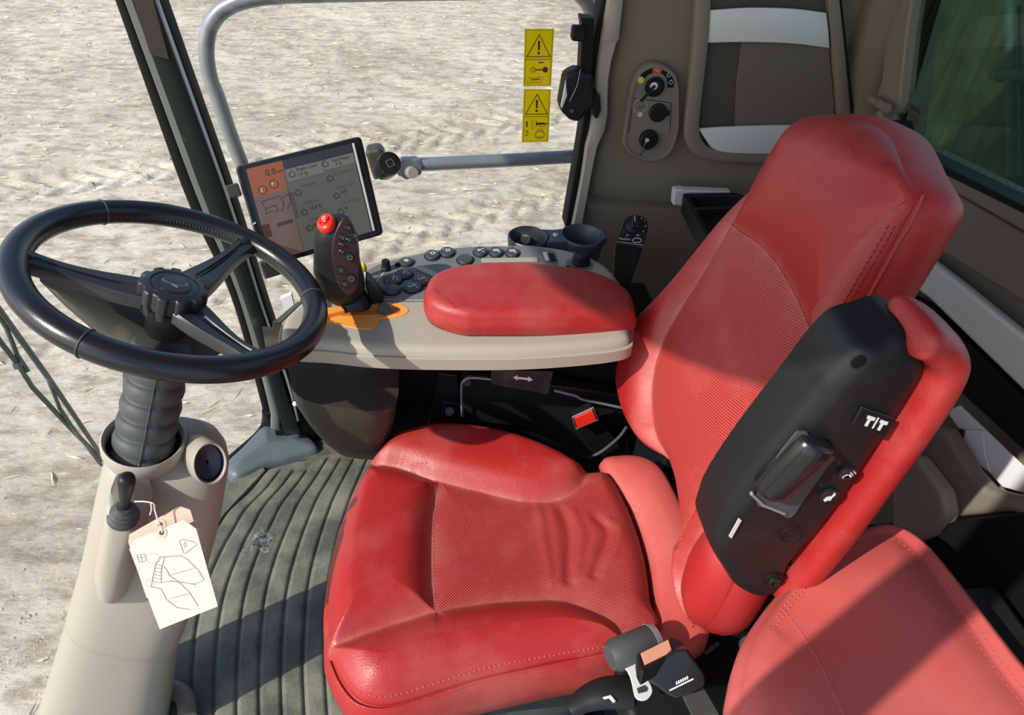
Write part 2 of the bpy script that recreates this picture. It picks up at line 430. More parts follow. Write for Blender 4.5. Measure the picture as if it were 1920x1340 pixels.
# ------------------------------------------------------------------ special materials
def glassmat(name, tint, streak=None):
    m = bpy.data.materials.new(name); m.use_nodes = True; n = m.node_tree; n.nodes.clear(); L = n.links.new
    tr = n.nodes.new('ShaderNodeBsdfTransparent'); tr.inputs[0].default_value = tuple(tint)+(1,)
    gl = n.nodes.new('ShaderNodeBsdfGlossy'); gl.inputs['Roughness'].default_value = .02
    lw = n.nodes.new('ShaderNodeLayerWeight'); lw.inputs[0].default_value = .5; pw = n.nodes.new('ShaderNodeMath'); pw.operation = 'POWER'; pw.inputs[1].default_value = 5
    fr = n.nodes.new('ShaderNodeMath'); fr.operation = 'MULTIPLY_ADD'; fr.inputs[1].default_value = .6; fr.inputs[2].default_value = .035; L(lw.outputs['Facing'], pw.inputs[0]); L(pw.outputs[0], fr.inputs[0])
    mx = n.nodes.new('ShaderNodeMixShader'); out = n.nodes.new('ShaderNodeOutputMaterial')
    L(fr.outputs[0], mx.inputs[0]); L(tr.outputs[0], mx.inputs[1]); L(gl.outputs[0], mx.inputs[2]); last = mx
    if streak:
        tc = n.nodes.new('ShaderNodeTexCoord'); mp = n.nodes.new('ShaderNodeMapping'); mp.inputs['Scale'].default_value = (75, 75, 3.5)
        no = n.nodes.new('ShaderNodeTexNoise'); no.inputs['Scale'].default_value = 1.0; no.inputs['Detail'].default_value = 9; no.inputs['Roughness'].default_value = .7
        r = n.nodes.new('ShaderNodeMapRange'); r.inputs[1].default_value = .48; r.inputs[2].default_value = .8; r.inputs[4].default_value = .55
        df = n.nodes.new('ShaderNodeBsdfDiffuse'); df.inputs[0].default_value = tuple(streak)+(1,)
        m2 = n.nodes.new('ShaderNodeMixShader')
        L(tc.outputs['Object'], mp.inputs[0]); L(mp.outputs[0], no.inputs['Vector']); L(no.outputs[0], r.inputs[0]); L(r.outputs[0], m2.inputs[0])
        L(mx.outputs[0], m2.inputs[1]); L(df.outputs[0], m2.inputs[2]); last = m2
    L(last.outputs[0], out.inputs[0]); return m
M_['glass'] = glassmat('clear_glass', (.97, .98, .97))
M_['glass_green'] = glassmat('green_tinted_dirty_glass', (.60, .70, .62), (.055, .075, .045))
M_['sachet'] = glassmat('clear_film', (.92, .96, .93), (.75, .78, .72))
M_['viewgreen'] = mat('streaky_green_panel', (0.022, .040, .020), .7, noise=(9, (.006, .010, .007), .9, .44))

def groundmat():
    m = bpy.data.materials.new('dry_pale_dirt'); m.use_nodes = True; n = m.node_tree; b = n.nodes['Principled BSDF']; L = n.links.new
    b.inputs['Roughness'].default_value = .95; b.inputs['Specular IOR Level'].default_value = .15
    tc = n.nodes.new('ShaderNodeTexCoord')
    def noise(sc_, det, mapscale=None, rough=.6, rot=0):
        t = n.nodes.new('ShaderNodeTexNoise'); t.inputs['Scale'].default_value = sc_; t.inputs['Detail'].default_value = det; t.inputs['Roughness'].default_value = rough
        if mapscale:
            mp = n.nodes.new('ShaderNodeMapping'); mp.inputs['Scale'].default_value = mapscale; mp.inputs['Rotation'].default_value = (0, 0, rot)
            L(tc.outputs['Object'], mp.inputs[0]); L(mp.outputs[0], t.inputs['Vector'])
        else: L(tc.outputs['Object'], t.inputs['Vector'])
        return t.outputs[0]
    def ramp(src, stops):
        r = n.nodes.new('ShaderNodeValToRGB'); e = r.color_ramp.elements
        e[0].position, e[0].color = stops[0][0], tuple(stops[0][1])+(1,); e[1].position, e[1].color = stops[-1][0], tuple(stops[-1][1])+(1,)
        for p, c in stops[1:-1]: q = e.new(p); q.color = tuple(c)+(1,)
        L(src, r.inputs[0]); return r.outputs[0]
    def mixc(f, a, bb, mode='MIX'):
        x = n.nodes.new('ShaderNodeMix'); x.data_type = 'RGBA'; x.blend_type = mode
        for s, v in ((x.inputs[0], f), (x.inputs[6], a), (x.inputs[7], bb)):
            if hasattr(v, 'links') or hasattr(v, 'is_linked'): L(v, s)
            elif isinstance(v, (int, float)): s.default_value = v
            else: s.default_value = tuple(v)+(1,)
        return x.outputs[2]
    big = ramp(noise(.55, 6, (1, 1, 1), .6), [(.36, (.49, .42, .32)), (.52, (.63, .55, .43)), (.68, (.71, .64, .52))])
    streak = ramp(noise(3.2, 10, (1.0, 2.4, 1), .75, .25), [(.40, (.52, .48, .44)), (.55, (1, 1, 1))])
    c = mixc(.8, big, streak, 'MULTIPLY')
    straw = ramp(noise(9, 3, (1.0, 7.0, 1), .5, -.35), [(.66, (0, 0, 0)), (.70, (1, 1, 1))])
    c = mixc(straw, c, (.72, .64, .50))
    dark = ramp(noise(12, 5, None, .7), [(.30, (1, 1, 1)), (.38, (0, 0, 0))])
    c = mixc(dark, c, (.30, .25, .19))
    L(c, b.inputs['Base Color'])
    bp = n.nodes.new('ShaderNodeBump'); bp.inputs['Strength'].default_value = .75; bp.inputs['Distance'].default_value = .035
    L(noise(6, 10, (1, 2.0, 1), .68, .25), bp.inputs['Height']); L(bp.outputs[0], b.inputs['Normal'])
    return m
M_['ground'] = groundmat()

# ------------------------------------------------------------------ outside: ground, tyre tracks, straw, clods
GZ = -1.9
def sm(x, a, b): t = np.clip((x-a)/(b-a), 0, 1); return t*t*(3-2*t)
def gheight(X, Y):
    H = np.zeros_like(X)
    for k, (sx, sy, ph, a) in enumerate([(.9, 1.3, .3, .020), (2.1, 1.7, 1.1, .012), (3.9, 4.6, 2.2, .008), (7.3, 6.1, .7, .005), (13, 11, 1.9, .004)]):
        H += a*np.sin(sx*X+ph+1.3*np.sin(.7*sy*Y+k))*np.cos(sy*Y+2*ph+1.1*np.sin(.6*sx*X))
    for (p0, p1, wd, dep, pitch, sh) in TRACKS:
        a = at(*p0, z=GZ)[:2]; b = at(*p1, z=GZ)[:2]; d = (b-a); Ln = np.linalg.norm(d); d /= Ln; q = np.array([-d[1], d[0]])
        s = (X-a[0])*d[0]+(Y-a[1])*d[1]; t = (X-a[0])*q[0]+(Y-a[1])*q[1]+.10*np.sin(s*.35)
        m = sm(wd/2-np.abs(t), 0, .08)
        m *= sm(s, -3.5, -2) * (1-sm(s, Ln+2, Ln+4))
        lug = np.sin(2*np.pi*(s+np.sign(t)*.5*pitch/2*0+sh*np.abs(t))/pitch + np.where(t > 0, np.pi, 0))
        H += m*(-.016-dep*sm(lug, -.1, .55)) + .022*np.exp(-((np.abs(t)-wd/2-.05)/.06)**2)*sm(s, -3.5, -2)
    return H
TRACKS = [((440, 300), (1080, 205), .60, .030, .25, .9), ((700, 455), (1060, 345), .50, .030, .25, .9), ((0, 500), (330, 400), .5, .012, .3, .8)]
nx, ny = 440, 470
xs = np.linspace(-8.5, 6.5, nx); ys = np.linspace(.6, 16.5, ny)
X, Y = np.meshgrid(xs, ys); H = gheight(X.ravel(), Y.ravel())+RNG.normal(0, .0035, nx*ny)
edge = np.minimum(np.minimum(X.ravel()+8.5, 6.5-X.ravel()), np.minimum(Y.ravel()-.6, 16.5-Y.ravel())); H = H*sm(edge, 0, .6)
V = np.c_[X.ravel(), Y.ravel(), GZ+H]
ii = (np.arange(ny-1)[:, None]*nx+np.arange(nx-1)[None]).ravel()
F = np.c_[ii, ii+1, ii+nx+1, ii+nx]
n0 = len(V)
big = [(-60, -40, GZ), (60, -40, GZ), (60, 90, GZ), (-60, 90, GZ), (-8.5, .6, GZ), (6.5, .6, GZ), (6.5, 16.5, GZ), (-8.5, 16.5, GZ)]
V = np.vstack([V, big]); FF = [tuple(f) for f in F]
for k in range(4): FF.append((n0+k, n0+(k+1) % 4, n0+4+(k+1) % 4, n0+4+k))
g = obj('ground', V, FF, M_['ground'], origin=(0, 0, GZ), angle=180); tag(g, 'pale dry dirt yard with tyre tracks outside the cab', None, kind='structure')
mb = MB()
N = 2600
px_ = RNG.uniform(-7, 5, N); py_ = RNG.uniform(1.2, 15, N)
hh = gheight(px_, py_)
for x, y, h in zip(px_, py_, hh):
    a = RNG.normal(.1, .7); l = RNG.uniform(.02, .075); w_ = RNG.uniform(.002, .0045); dx, dy = math.cos(a)*l, math.sin(a)*l; qx, qy = -math.sin(a)*w_, math.cos(a)*w_
    z = GZ+h+.008; mb.add([(x-dx, y-dy, z), (x+dx, y+dy, z+.006), (x+qx, y+qy, z+.008), (x-qx, y-qy, z-.004)], [(0, 3, 1), (0, 1, 2), (0, 2, 3), (1, 3, 2)])
tag(mb.build('straw_litter', M_['straw'], smooth=False, origin=(0, 6, GZ)), 'broken pale straw stalks scattered over the dirt yard', 'straw', kind='stuff')
mb = MB()
for k in range(420):
    if k < 200: x, y = at(RNG.normal(40, 60), RNG.normal(1230, 80), z=GZ)[:2]
    else: x, y = RNG.uniform(-5, 4), RNG.uniform(2, 13)
    r = RNG.uniform(.004, .013) if k < 200 else RNG.uniform(.004, .013); h = gheight(np.array([x]), np.array([y]))[0]
    fr = Fr((x, y, GZ+h-r*.2), (math.cos(k), math.sin(k), 0), v=(-math.sin(k), math.cos(k), .2))
    mb.add(*g_rev(fr, [(r*.7, -r*.4), (r, 0), (r*RNG.uniform(.5, .9), r*.3), (r*.3, r*.42)], 5, ell=RNG.uniform(.45, 1)))
tag(mb.build('soil_clods', M_['clod'], smooth=False, origin=(0, 5, GZ)), 'small dry clods of soil lying on the dirt yard', 'soil', kind='stuff')

# ------------------------------------------------------------------ cab shell
def struct(name, V, F, m, **k): o = obj(name, V, F, m, **k); o['kind'] = 'structure'; return o
YW = 1.30
fl = [(-.345, 1.31), tuple(at(497, 792, z=0)[:2]), tuple(at(475, 822, z=0)[:2]), tuple(at(440, 857, z=0)[:2]), (-.52, 1.08), (-.60, .85), (-.655, .64), (-.655, .25), (-.45, 0), (1.0, 0), (1.0, 1.31)]
struct('floor', *g_prism([(x, y, 0) for x, y in fl], (0, 0, -.06)), M_['floorrub'], smooth=False, origin=(0.2, .65, 0))
glp = cat([(-.40, 1.315), (-.62, 1.27), (-.86, 1.08), (-.97, .8), (-.97, .5), (-.86, .22), (-.64, .01), (-.46, -.05)], 5)
V = [(x, y, z) for z in (-.06, 1.82) for x, y in glp]; n = len(glp)
o = struct('window_1', V, [(i, i+1, i+1+n, i+n) for i in range(n-1)], M_['glass'], angle=180); o['label'] = 'curved windscreen glass left of the dark pillar'
ro = [(x*1.06-.02, y) for x, y in glp]+[(-.35, -.08), (1.02, -.06), (1.02, 1.36), (-.35, 1.36)]
struct('ceiling', *g_prism([(x, y, 1.82) for x, y in ro], (0, 0, .1)), M_['taupe_dark'], smooth=False)
# right hand window pane
wp = [(at(470, 560, y=YW)[0], .02), (.36, .02), (.40, 1.8), (-.42, 1.8)]
o = struct('window_2', *g_prism([(x, YW+.012, z) for x, z in wp], (0, .005, 0)), M_['glass'], smooth=False); o['label'] = 'clear side window carrying two yellow stickers'
def vstrip(name, L, Rr, y, dep, m, label=None, ext=True, bev=.002):
    """upright moulding given by its left and right edges in the photo on plane y"""
    A = [at(*p, y=y) for p in L]; B = [at(*p, y=y) for p in Rr]
    if ext:
        for S in (A, B):
            d = S[0]-S[1]; S.insert(0, S[0]+d*((1.81-S[0][2])/d[2]))
    A = resample(np.array(cat(A, 5)), 40, closed=False); B = resample(np.array(cat(B, 5)), 40, closed=False); dv = np.array([0, dep, 0]); r_ = np.array([0, min(bev, .004), 0])
    rgs = [[a+dv, a+r_, a+(b-a)*.12, a+(b-a)*.88, b+r_, b+dv] for a, b in zip(A, B)]
    o = struct(name, *g_loft(rgs), m, angle=50)
    if label: o['label'] = label
    return o
vstrip('trim_1', [(215, 0), (352, 380), (434, 560), (494, 775), (500, 800)], [(234, 0), (374, 380), (450, 560), (508, 775), (512, 800)], 1.285, .04, M_['matblack'], 'black rubber seal of the windscreen')
vstrip('trim_2', [(232, 0), (373, 380), (448, 560), (505, 765), (507, 802)], [(249, 0), (387, 380), (458, 560), (521, 770), (524, 808)], 1.272, .04, M_['sealgrey'], 'grey strip along the dark front pillar')
vstrip('trim_3', [(248, 0), (386, 380), (457, 560), (518, 765), (536, 818)], [(287, 0), (424, 380), (482, 560), (545, 765), (563, 812)], 1.262, .05, M_['pillar'], 'dark green-black front pillar')
vstrip('trim_4', [(289, 0), (427, 380), (484, 560), (538, 720), (556, 790)], [(296, 0), (432, 380), (488, 560), (542, 720), (560, 790)], 1.270, .03, M_['silver'], 'thin pale line on the dark front pillar', bev=.0008)
vstrip('trim_5', [(284, 0), (421, 380), (479, 560), (535, 722), (552, 790)], [(301, 0), (437, 380), (494, 560), (548, 722), (566, 790)], 1.276, .04, M_['matblack'], 'black seal of the side window')
# brownish upper cover on pillar
A = [at(*p, y=1.26) for p in [(251, 0), (287, 0), (318, 110), (283, 100)]]
d = (A[0]-A[3]); A[0] = A[0]+d*3; d = (A[1]-A[2]); A[1] = A[1]+d*3
struct('trim_6', *g_prism(A, (0, -.004, 0)), M_['maroonpl'], smooth=False)
# lower sill under side window
sil = [at(559, 745, y=1.29), at(640, 752, y=1.29), at(760, 752, y=1.29), (.45, 1.29, .125), (.45, 1.29, -.03), (-.36, 1.29, -.03), (-.35, 1.29, .2)]
struct('trim_7', *g_prism(sil, (0, .03, 0)), M_['matblack'], smooth=False)
# windscreen foot rubber
path = [at(500, 770, y=1.285)]+[at(x, y, z=.008) for x, y in [(497, 797), (482, 818), (455, 842), (430, 864), (410, 885)]]
struct('trim_8', *g_tube(cat(path, 5), .011, 10), M_['matblack'])
# moulded foot of the front pillar
fp = Fr((0, 0, 0), (1, 0, 0), v=(0, 1, 0))
o_ = [fp.px(*p) for p in [(503, 803), (536, 820), (563, 812), (600, 848), (560, 862), (500, 880), (445, 905), (425, 880), (455, 848)]]
out = pillow(fp, cat(o_, 4, True), base=(.02, .05), R=.012, side=((.003, .01), (.004, .03)), nr=14, na=80, mats=M_['floorrub'], rest='trim_9')
out['trim_9']['kind'] = 'structure'; out['trim_9'].location.z += .022

# rear right pillar, wall
vstrip('trim_10', [(1128, 0), (1107, 110), (1090, 250), (1060, 425)], [(1143, 0), (1122, 110), (1103, 250), (1074, 425)], 1.275, .04, M_['matblack'], 'black seal behind the side window')
vstrip('trim_11', [(1141, 0), (1131, 60), (1120, 130), (1110, 235), (1101, 265), (1090, 340), (1070, 440)], [(1170, 0), (1163, 60), (1143, 140), (1139, 235), (1124, 265), (1106, 350), (1090, 440)], 1.262, .04, M_['taupe'], 'taupe moulding along rear edge of side window', bev=.006)
struct('wall_right', *g_box((.66, 1.33, .9), .31, .03, .95), M_['fabric'], smooth=False)
fw = Fr((.6, 1.29, .8), (1, 0, 0), n=(0, -1, 0))
up = fw.pxs([(1185, -230), (1160, 60), (1141, 150), (1137, 240), (1118, 290), (1103, 366), (1112, 373), (1200, 382), (1290, 386), (1500, 392), (1560, 300), (1572, 100), (1550, -230)])
out = pillow(fw, resample(up, 200), base=(.006, .02), R=.012, side=((.001, .01), (.001, .02)), nr=30, na=200, mats=M_['fabric'], rest='fabric_panel')
tag(out['fabric_panel'], 'brown fabric trim panel around the key switch plate', 'trim panel')
lo = fw.pxs([(1098, 378), (1110, 379), (1200, 388), (1290, 392), (1500, 398), (1460, 640), (1180, 640), (1060, 560), (1078, 460)])
out = pillow(fw, resample(lo, 200), base=(.006, .02), R=.012, side=((.001, .01), (.001, .02)), nr=30, na=200, mats=M_['fabric'], rest='fabric_panel')
tag(out['fabric_panel'], 'brown fabric trim panel below the seam, behind the cup holder', 'trim panel')
# rear corner, wall, window
XR = .89
sL, sR, tL = at(1684, 262, x=XR+.02), at(2150, 500, x=XR+.02), at(1708, -30, x=XR+.02)
d_ = tL-at(1676, 245, x=XR+.02); tL = tL+d_*((1.83-tL[2])/d_[2]); X_ = XR+.025
struct('wall_back', *g_prism([(X_, 1.36, 0), (X_, 1.36, sL[2]), (X_, sL[1], sL[2]), (X_, sR[1], sR[2]), (X_, -.02, sR[2]), (X_, -.02, 0)], (.05, 0, 0)), M_['taupe_dark'], smooth=False)
struct('wall_back', *g_prism([(X_, 1.36, sL[2]), (X_, 1.36, 1.84), (X_, tL[1], 1.84), (X_, sL[1], sL[2])], (.05, 0, 0)), M_['taupe_dark'], smooth=False)
cr = [(.82, 1.32), (.835, 1.272), (.87, 1.256), (.93, 1.256), (.93, 1.32)]
struct('trim_12', *g_prism([(x, y, .3) for x, y in cr], (0, 0, 1.5)), M_['fabric'], bevel=.01)
def rquad(pts, x): return [at(px, py, x=x) for px, py in pts]
o = struct('window_3', *g_prism(rquad([(1712, -30), (1678, 245), (1690, 268), (1925, 385), (2150, 490), (2250, -60)], XR), (.004, 0, 0)), M_['glass_green'], smooth=False); o['label'] = 'green tinted rear window'
# moulding at left of rear window and sill
mb = MB(); mb.add(*g_prism(rquad([(1667, -40), (1660, 60), (1652, 150), (1640, 185), (1648, 205), (1672, 215), (1686, 190), (1700, 60), (1716, -40)], .872), (.03, 0, 0)))
struct('trim_13', mb.V, mb.F, M_['taupe_dark'], bevel=.005)
struct('trim_14', *g_prism(rquad([(1650, 205), (1655, 245), (1700, 285), (1925, 400), (2150, 510), (2150, 560), (1925, 440), (1680, 300), (1640, 260), (1640, 205)], .862), (.04, 0, 0)), M_['taupe_dark'], bevel=.006)
struct('trim_15', *g_prism(rquad([(1640, 270), (1690, 305), (1925, 440), (2150, 560), (2150, 720), (1925, 570), (1700, 430), (1640, 400)], .885), (.02, 0, 0)), M_['taupe_dark'], bevel=.004)
struct('trim_16', *g_prism(rquad([(1672, 225), (1676, 250), (1690, 272), (1925, 388), (2150, 494), (2150, 510), (1925, 402), (1684, 284), (1664, 262), (1662, 225)], .857), (.04, 0, 0)), M_['matblack'], smooth=False)
h = MB(); c = at(1655, 196, x=.845)
h.add(*g_tube([at(1634, 186, x=.855), at(1648, 194, x=.852)], .0085, 14)); h.add(*g_tube([at(1650, 195, x=.852), at(1664, 203, x=.848)], .0085, 14))
tag(h.build('hinge', M_['taupe_dark']), 'brown hinge knuckle at foot of the rear window moulding', 'hinge')
# glass maker's mark on rear window
fm = Fr(at(1715, 215, x=.885), (0, -1, 0), n=(-1, 0, 0)); mb = MB()
mb.add(*g_flat(fm, fm.pxs([(1708, 192), (1726, 205), (1726, 215), (1708, 206)]), .0008))
for k in range(5): mb.add(*g_strip(fm, fm.pxs([(1706, 210+4*k), (1722, 219+4*k)]), .0016, h=.0008))
tag(mb.build('glass_mark', M_['ink']), 'small dark etched mark in the corner of the rear window', 'mark')
# added green panel standing in for the greenery in the rear window
mb = MB(); mb.add(*g_prism([at(*p, x=1.9) for p in [(1500, -300), (1880, -300), (1886, 60), (1890, 300), (1905, 620), (1500, 620)]], (.2, 0, 0)))
tag(mb.build('greenery_stand_in', M_['viewgreen'], smooth=False), 'added dark green panel standing in for the greenery in the rear window', 'panel')
mb = MB(); mb.add(*g_tube([at(1875, 140, x=1.8), at(2000, 140, x=1.8)], .022, 12)); mb.add(*g_tube([at(1892, -60, x=1.8), at(1900, 330, x=1.8)], .018, 12))
tag(mb.build('rear_rail', mat('teal_green_paint', (.02, .055, .045), .7)), 'green rail seen at the right edge through the rear window', 'rail')
# left hand side of the cab (out of frame)
struct('wall_left', *g_box((.80, -.03, .9), .22, .03, .95), M_['fabric'], smooth=False)
struct('trim_17', *g_box((-.30, -.06, .9), .035, .03, .95), M_['pillar'], smooth=False)  # unseen left post, moved along the door opening for the shadow it casts
struct('trim_18', *g_box((.48, -.03, .9), .035, .03, .95), M_['pillar'], smooth=False)
# ------------------------------------------------------------------ driver's seat
seat = thing('driver_seat', 'red leather driver seat with perforated centre panels behind the steering wheel', 'seat', (.12, .66, 0))
Zs = .46
fs = Fr((0, 0, Zs), (1, 0, 0), v=(0, 1, 0))
def S(pts): return fs.pxs(pts)
s_out = S([(680, 868), (717, 824), (751, 803), (808, 790), (868, 790), (938, 800), (1002, 818), (1059, 842), (1102, 866), (1145, 872), (1184, 933), (1215, 1020), (1228, 1106), (1232, 1180),
           (1128, 1217), (1033, 1236), (903, 1265), (795, 1299), (740, 1314), (700, 1316), (668, 1303), (640, 1270), (622, 1230), (613, 1190), (610, 1106), (622, 1020), (643, 942)])
nb = [(618, 1212), (650, 1200), (687, 1186), (773, 1158), (816, 1145), (903, 1128), (990, 1120), (1055, 1121), (1111, 1141), (1150, 1165), (1175, 1200)]
fb = [(676, 866), (743, 877), (795, 894), (825, 903), (903, 920), (977, 934), (1033, 935), (1076, 920), (1098, 894), (1104, 864)]
fc = [(825, 903), (812, 968), (808, 1063), (812, 1128), (821, 1146)]
NB, FB, FC = [np.array(cat(S(q), 5)) for q in (nb, fb, fc)]
s_out = resample(np.array(cat(s_out, 6, True)), 360)
reg = [('near_bolster', np.vstack([NB, S([(1240, 1200), (1240, 1420), (560, 1420), (560, 1215)])]), .030, .022),
       ('far_bolster', np.vstack([FB, S([(1110, 780), (640, 740)])]), .030, .020),
       ('front_roll', np.vstack([S([(560, 866)]), FB[:16], FC, NB[:21][::-1], S([(560, 1212)])]), .028, .020)]
creases = []
for k in range(7):
    a = S([(1010+22*k, 940+6*k), (1020+24*k, 1000), (1035+16*k, 1090-3*k)]); creases.append((np.array(cat(a, 6)), .0030*math.sin(k*2.1+.6)))
fwr = [np.array(cat(S([(775+9*k, 880), (795+6*k, 905+3*k), (806+3*k, 930+8*k)]), 4)) for k in range(4)]
CRK = [(random.uniform(860, 1110), random.uniform(1165, 1200), random.uniform(-8, 10)) for k in range(22)]
def seat_extra(P):
    h = np.zeros(len(P))
    c = S([(1010, 1020)])[0]; d = np.linalg.norm(P-c, axis=1); h -= .012*np.exp(-(d/.13)**2)
    for ln, a in creases: h += a*np.exp(-(dseg(P, ln)[0]/.008)**2)
    for ln in fwr: h -= .0009*np.exp(-(dseg(P, ln)[0]/.003)**2)
    return h
near_y = S([(900, 1180)])[0][1]
def Rs(q):
    # round at the front and the far side, a tight sewn edge on the near side
    e = dseg(q[None], S([(1232, 1190), (1128, 1219), (903, 1265), (740, 1314), (668, 1303), (625, 1240)]))[0][0]
    return .009 + .030*float(sm(np.array([e]), .01, .07)[0])
mm = {'near_bolster': M_['leather'], 'far_bolster': M_['leather'], 'front_roll': M_['leather'], 'centre_panel': M_['perf_seat'], 'cushion_side': M_['leather']}
pillow(fs, s_out, [NB, FB, FC], reg, base=(.005, .02), R=Rs, extra=seat_extra, side=((.004, .004), (.009, .02), (.012, .05), (.008, .085), (-.01, .105)),
       nr=170, na=720, mats=mm, parent=seat, rest='centre_panel', sidename='cushion_side')
Ssurf = pillow.surf
def flat0(h): return lambda P: np.full(len(P), h)
e1 = np.array(cat(S([(1150, 1216), (1128, 1221), (1033, 1240), (903, 1269), (795, 1304), (735, 1320), (698, 1322), (662, 1309), (634, 1274), (616, 1232)]), 5))
mb = MB(); mb.add(*g_tube([fs.p(p[0], p[1], -.010) for p in e1], .0018, 8)); mb.build('seam_piping', M_['leather'], seat)
e2 = np.array(cat(S([(1135, 1211), (1033, 1229), (903, 1256), (795, 1290), (738, 1306), (700, 1307), (668, 1294), (642, 1260), (628, 1226)]), 5))
stitches(fs, e2, Ssurf, M_['thread'], seat)
stitches(fs, np.array(cat(S([(812, 905), (800, 968), (797, 1063), (801, 1128), (808, 1142)]), 5))*1.0+np.array([.012, 0]), Ssurf, M_['thread'], seat)
# strip between cushion and backrest
sk_ = S([(1128, 850), (1184, 838), (1240, 862), (1285, 940), (1320, 1010), (1335, 1100), (1330, 1190), (1236, 1206), (1234, 1106), (1218, 1015), (1185, 930)])
pillow(fs, resample(np.array(cat(sk_, 4, True)), 160), base=(.010, .02), R=.012, extra=lambda P: -.016+.10*np.clip(P[:, 0]-.335, 0, 1), side=((.002, .02), (.0, .09)), nr=26, na=160, mats=M_['leather_pale'], parent=seat, rest='rear_skirt', centre=S([(1262, 1040)])[0])
# seat pan, suspension
zc = fs.pxs([(920, 1030)])[0]
mb = MB(); mb.add(*g_box((zc[0]+.01, zc[1], .335), .185, .175, .025)); mb.build('seat_pan', M_['blkmetal'], seat, bevel=.01)
mb = MB(); rr = []
for k in range(9): rr.append(ring(np.array([zc[0]+.02, zc[1], .06+.028*k]), np.array([.15-.012*(k % 2), 0, 0]), np.array([0, .15-.012*(k % 2), 0]), 40, 4))
mb.add(*g_loft(rr)); mb.build('suspension_bellows', M_['rubber'], seat, angle=180)
mb = MB(); mb.add(*g_box((zc[0]+.02, zc[1], .03), .19, .18, .03)); mb.build('suspension_base', M_['blkmetal'], seat, bevel=.008)

# backrest
t = math.radians(14); nB = np.array([-math.cos(t), 0, math.sin(t)])
fb_ = Fr(at(1240, 1000, z=.47), (0, 1, 0), n=nB)          # u = to the far side, v = up
if fb_.v[2] < 0: fb_.v = -fb_.v
def B(pts): return fb_.pxs(pts)
b_out = B([(1478, 206), (1525, 202), (1570, 214), (1612, 242), (1656, 288), (1690, 332), (1706, 360), (1703, 385), (1687, 415), (1660, 464), (1597, 576), (1498, 758), (1400, 905), (1398, 960), (1390, 1030), (1378, 1085), (1350, 1135), (1316, 1174), (1289, 1162), (1271, 1122), (1265, 1075), (1270, 1030), (1276, 990), (1260, 930), (1239, 868),
           (1205, 846), (1178, 800), (1163, 740), (1168, 685), (1196, 608), (1256, 530), (1322, 441), (1376, 363), (1444, 250)])
hs = np.array(cat(B([(1368, 424), (1390, 440), (1422, 462), (1460, 507), (1498, 576), (1521, 637)]), 5))
ls = np.array(cat(B([(1482, 206), (1452, 241), (1406, 325), (1368, 424), (1323, 507), (1277, 591), (1243, 682), (1232, 759), (1243, 850), (1283, 1010)]), 5))
rs = np.array(cat(B([(1706, 372), (1685, 392), (1655, 430), (1600, 505), (1521, 637), (1475, 722), (1420, 805), (1360, 890), (1310, 965), (1283, 1010)]), 5))
li = int(np.argmin(np.linalg.norm(ls-hs[0], axis=1))); ri = int(np.argmin(np.linalg.norm(rs-hs[-1], axis=1)))
ts = np.array(cat(B([(1399, 912), (1376, 945), (1335, 990), (1304, 1030), (1284, 1093), (1291, 1150), (1302, 1172)]), 6))
regB = [('near_bolster', B([(1180, 1250), (1450, 1250), (1450, 940), (1300, 800), (1220, 830)]), .022, .016),
        ('far_bolster', np.vstack([ls, B([(1200, 1000), (1050, 800), (1100, 500), (1400, 150)])]), .026, .018),
        ('near_bolster', np.vstack([rs, B([(1240, 1040), (1240, 1220), (1400, 1220), (1900, 420), (1760, 350), (1712, 366)])]), .022, .016),
        ('perforated_panel', np.vstack([hs, rs[ri:], ls[li:][::-1]]), .004, .02)]
hc = B([(1560, 330)])[0]
def RB(q): return .010+.045*float(sm(np.array([q[1]]), hc[1]-.09, hc[1]+.10)[0]) if q[0] > hc[0]-.5 else .02
def RB(q):
    e = dseg(q[None], B([(1704, 372), (1687, 415), (1597, 576), (1391, 915), (1300, 1180)]))[0][0]
    return .008+.040*float(sm(np.array([e]), 0.015, .16)[0])*float(sm(np.array([np.linalg.norm(q-B([(1290, 1110)])[0])]), .03, .16)[0])
def back_extra(P):
    h = np.zeros(len(P)); cw = P[:, 0]-hc[0]; up_ = P[:, 1]
    h += -.9*np.clip(up_-hc[1]-.02, 0, 1)**2                   # headrest rolls back
    h += -.35*np.clip(.30-up_, 0, 1)**2*0
    h += .012*np.exp(-((up_-.16)/.10)**2)                      # lumbar
    return h
side = ((.002, .003), (.007, .014), (.010, .03), (.008, .048), (.000, .062), (-.03, .075))
mmB = {'headrest_panel': M_['leather'], 'far_bolster': M_['leather'], 'near_bolster': M_['leather'], 'perforated_panel': M_['perf_back'], 'backrest_side': M_['leather']}
pillow(fb_, resample(np.array(cat(b_out, 6, True)), 420), [hs, ls, rs[ri:], ts], regB, base=(.022, .05), R=RB, extra=back_extra, side=side, nr=150, na=420, mats=mmB, parent=seat,
       rest='headrest_panel', sidename='backrest_side', centre=B([(1400, 690)])[0])
Bsurf = pillow.surf
seam2 = np.array(cat(B([(1716, 362), (1698, 405), (1664, 464), (1601, 578), (1502, 760), (1396, 917)]), 6))
ck = B([(1706, 362)])[0]
mb = MB(); mb.add(*g_tube([]+[fb_.p(p[0], p[1], -.010) for p in seam2], .0016, 8)); mb.build('seam_piping', M_['leather'], seat)
for d_ in (-9, -4):
    pts = np.array(cat(B([(1682+d_, 424), (1660+d_, 464), (1597+d_, 574), (1498+d_, 755), (1391+d_, 912)]), 5))
    stitches(fb_, pts, Bsurf, M_['thread_dark'], seat)
stitches(fb_, ts+np.array([-.004, -.002]), Bsurf, M_['thread_dark'], seat)
stitches(fb_, hs+np.array([0, .004]), Bsurf, M_['thread_dark'], seat, ln=.003, gap=.0045)

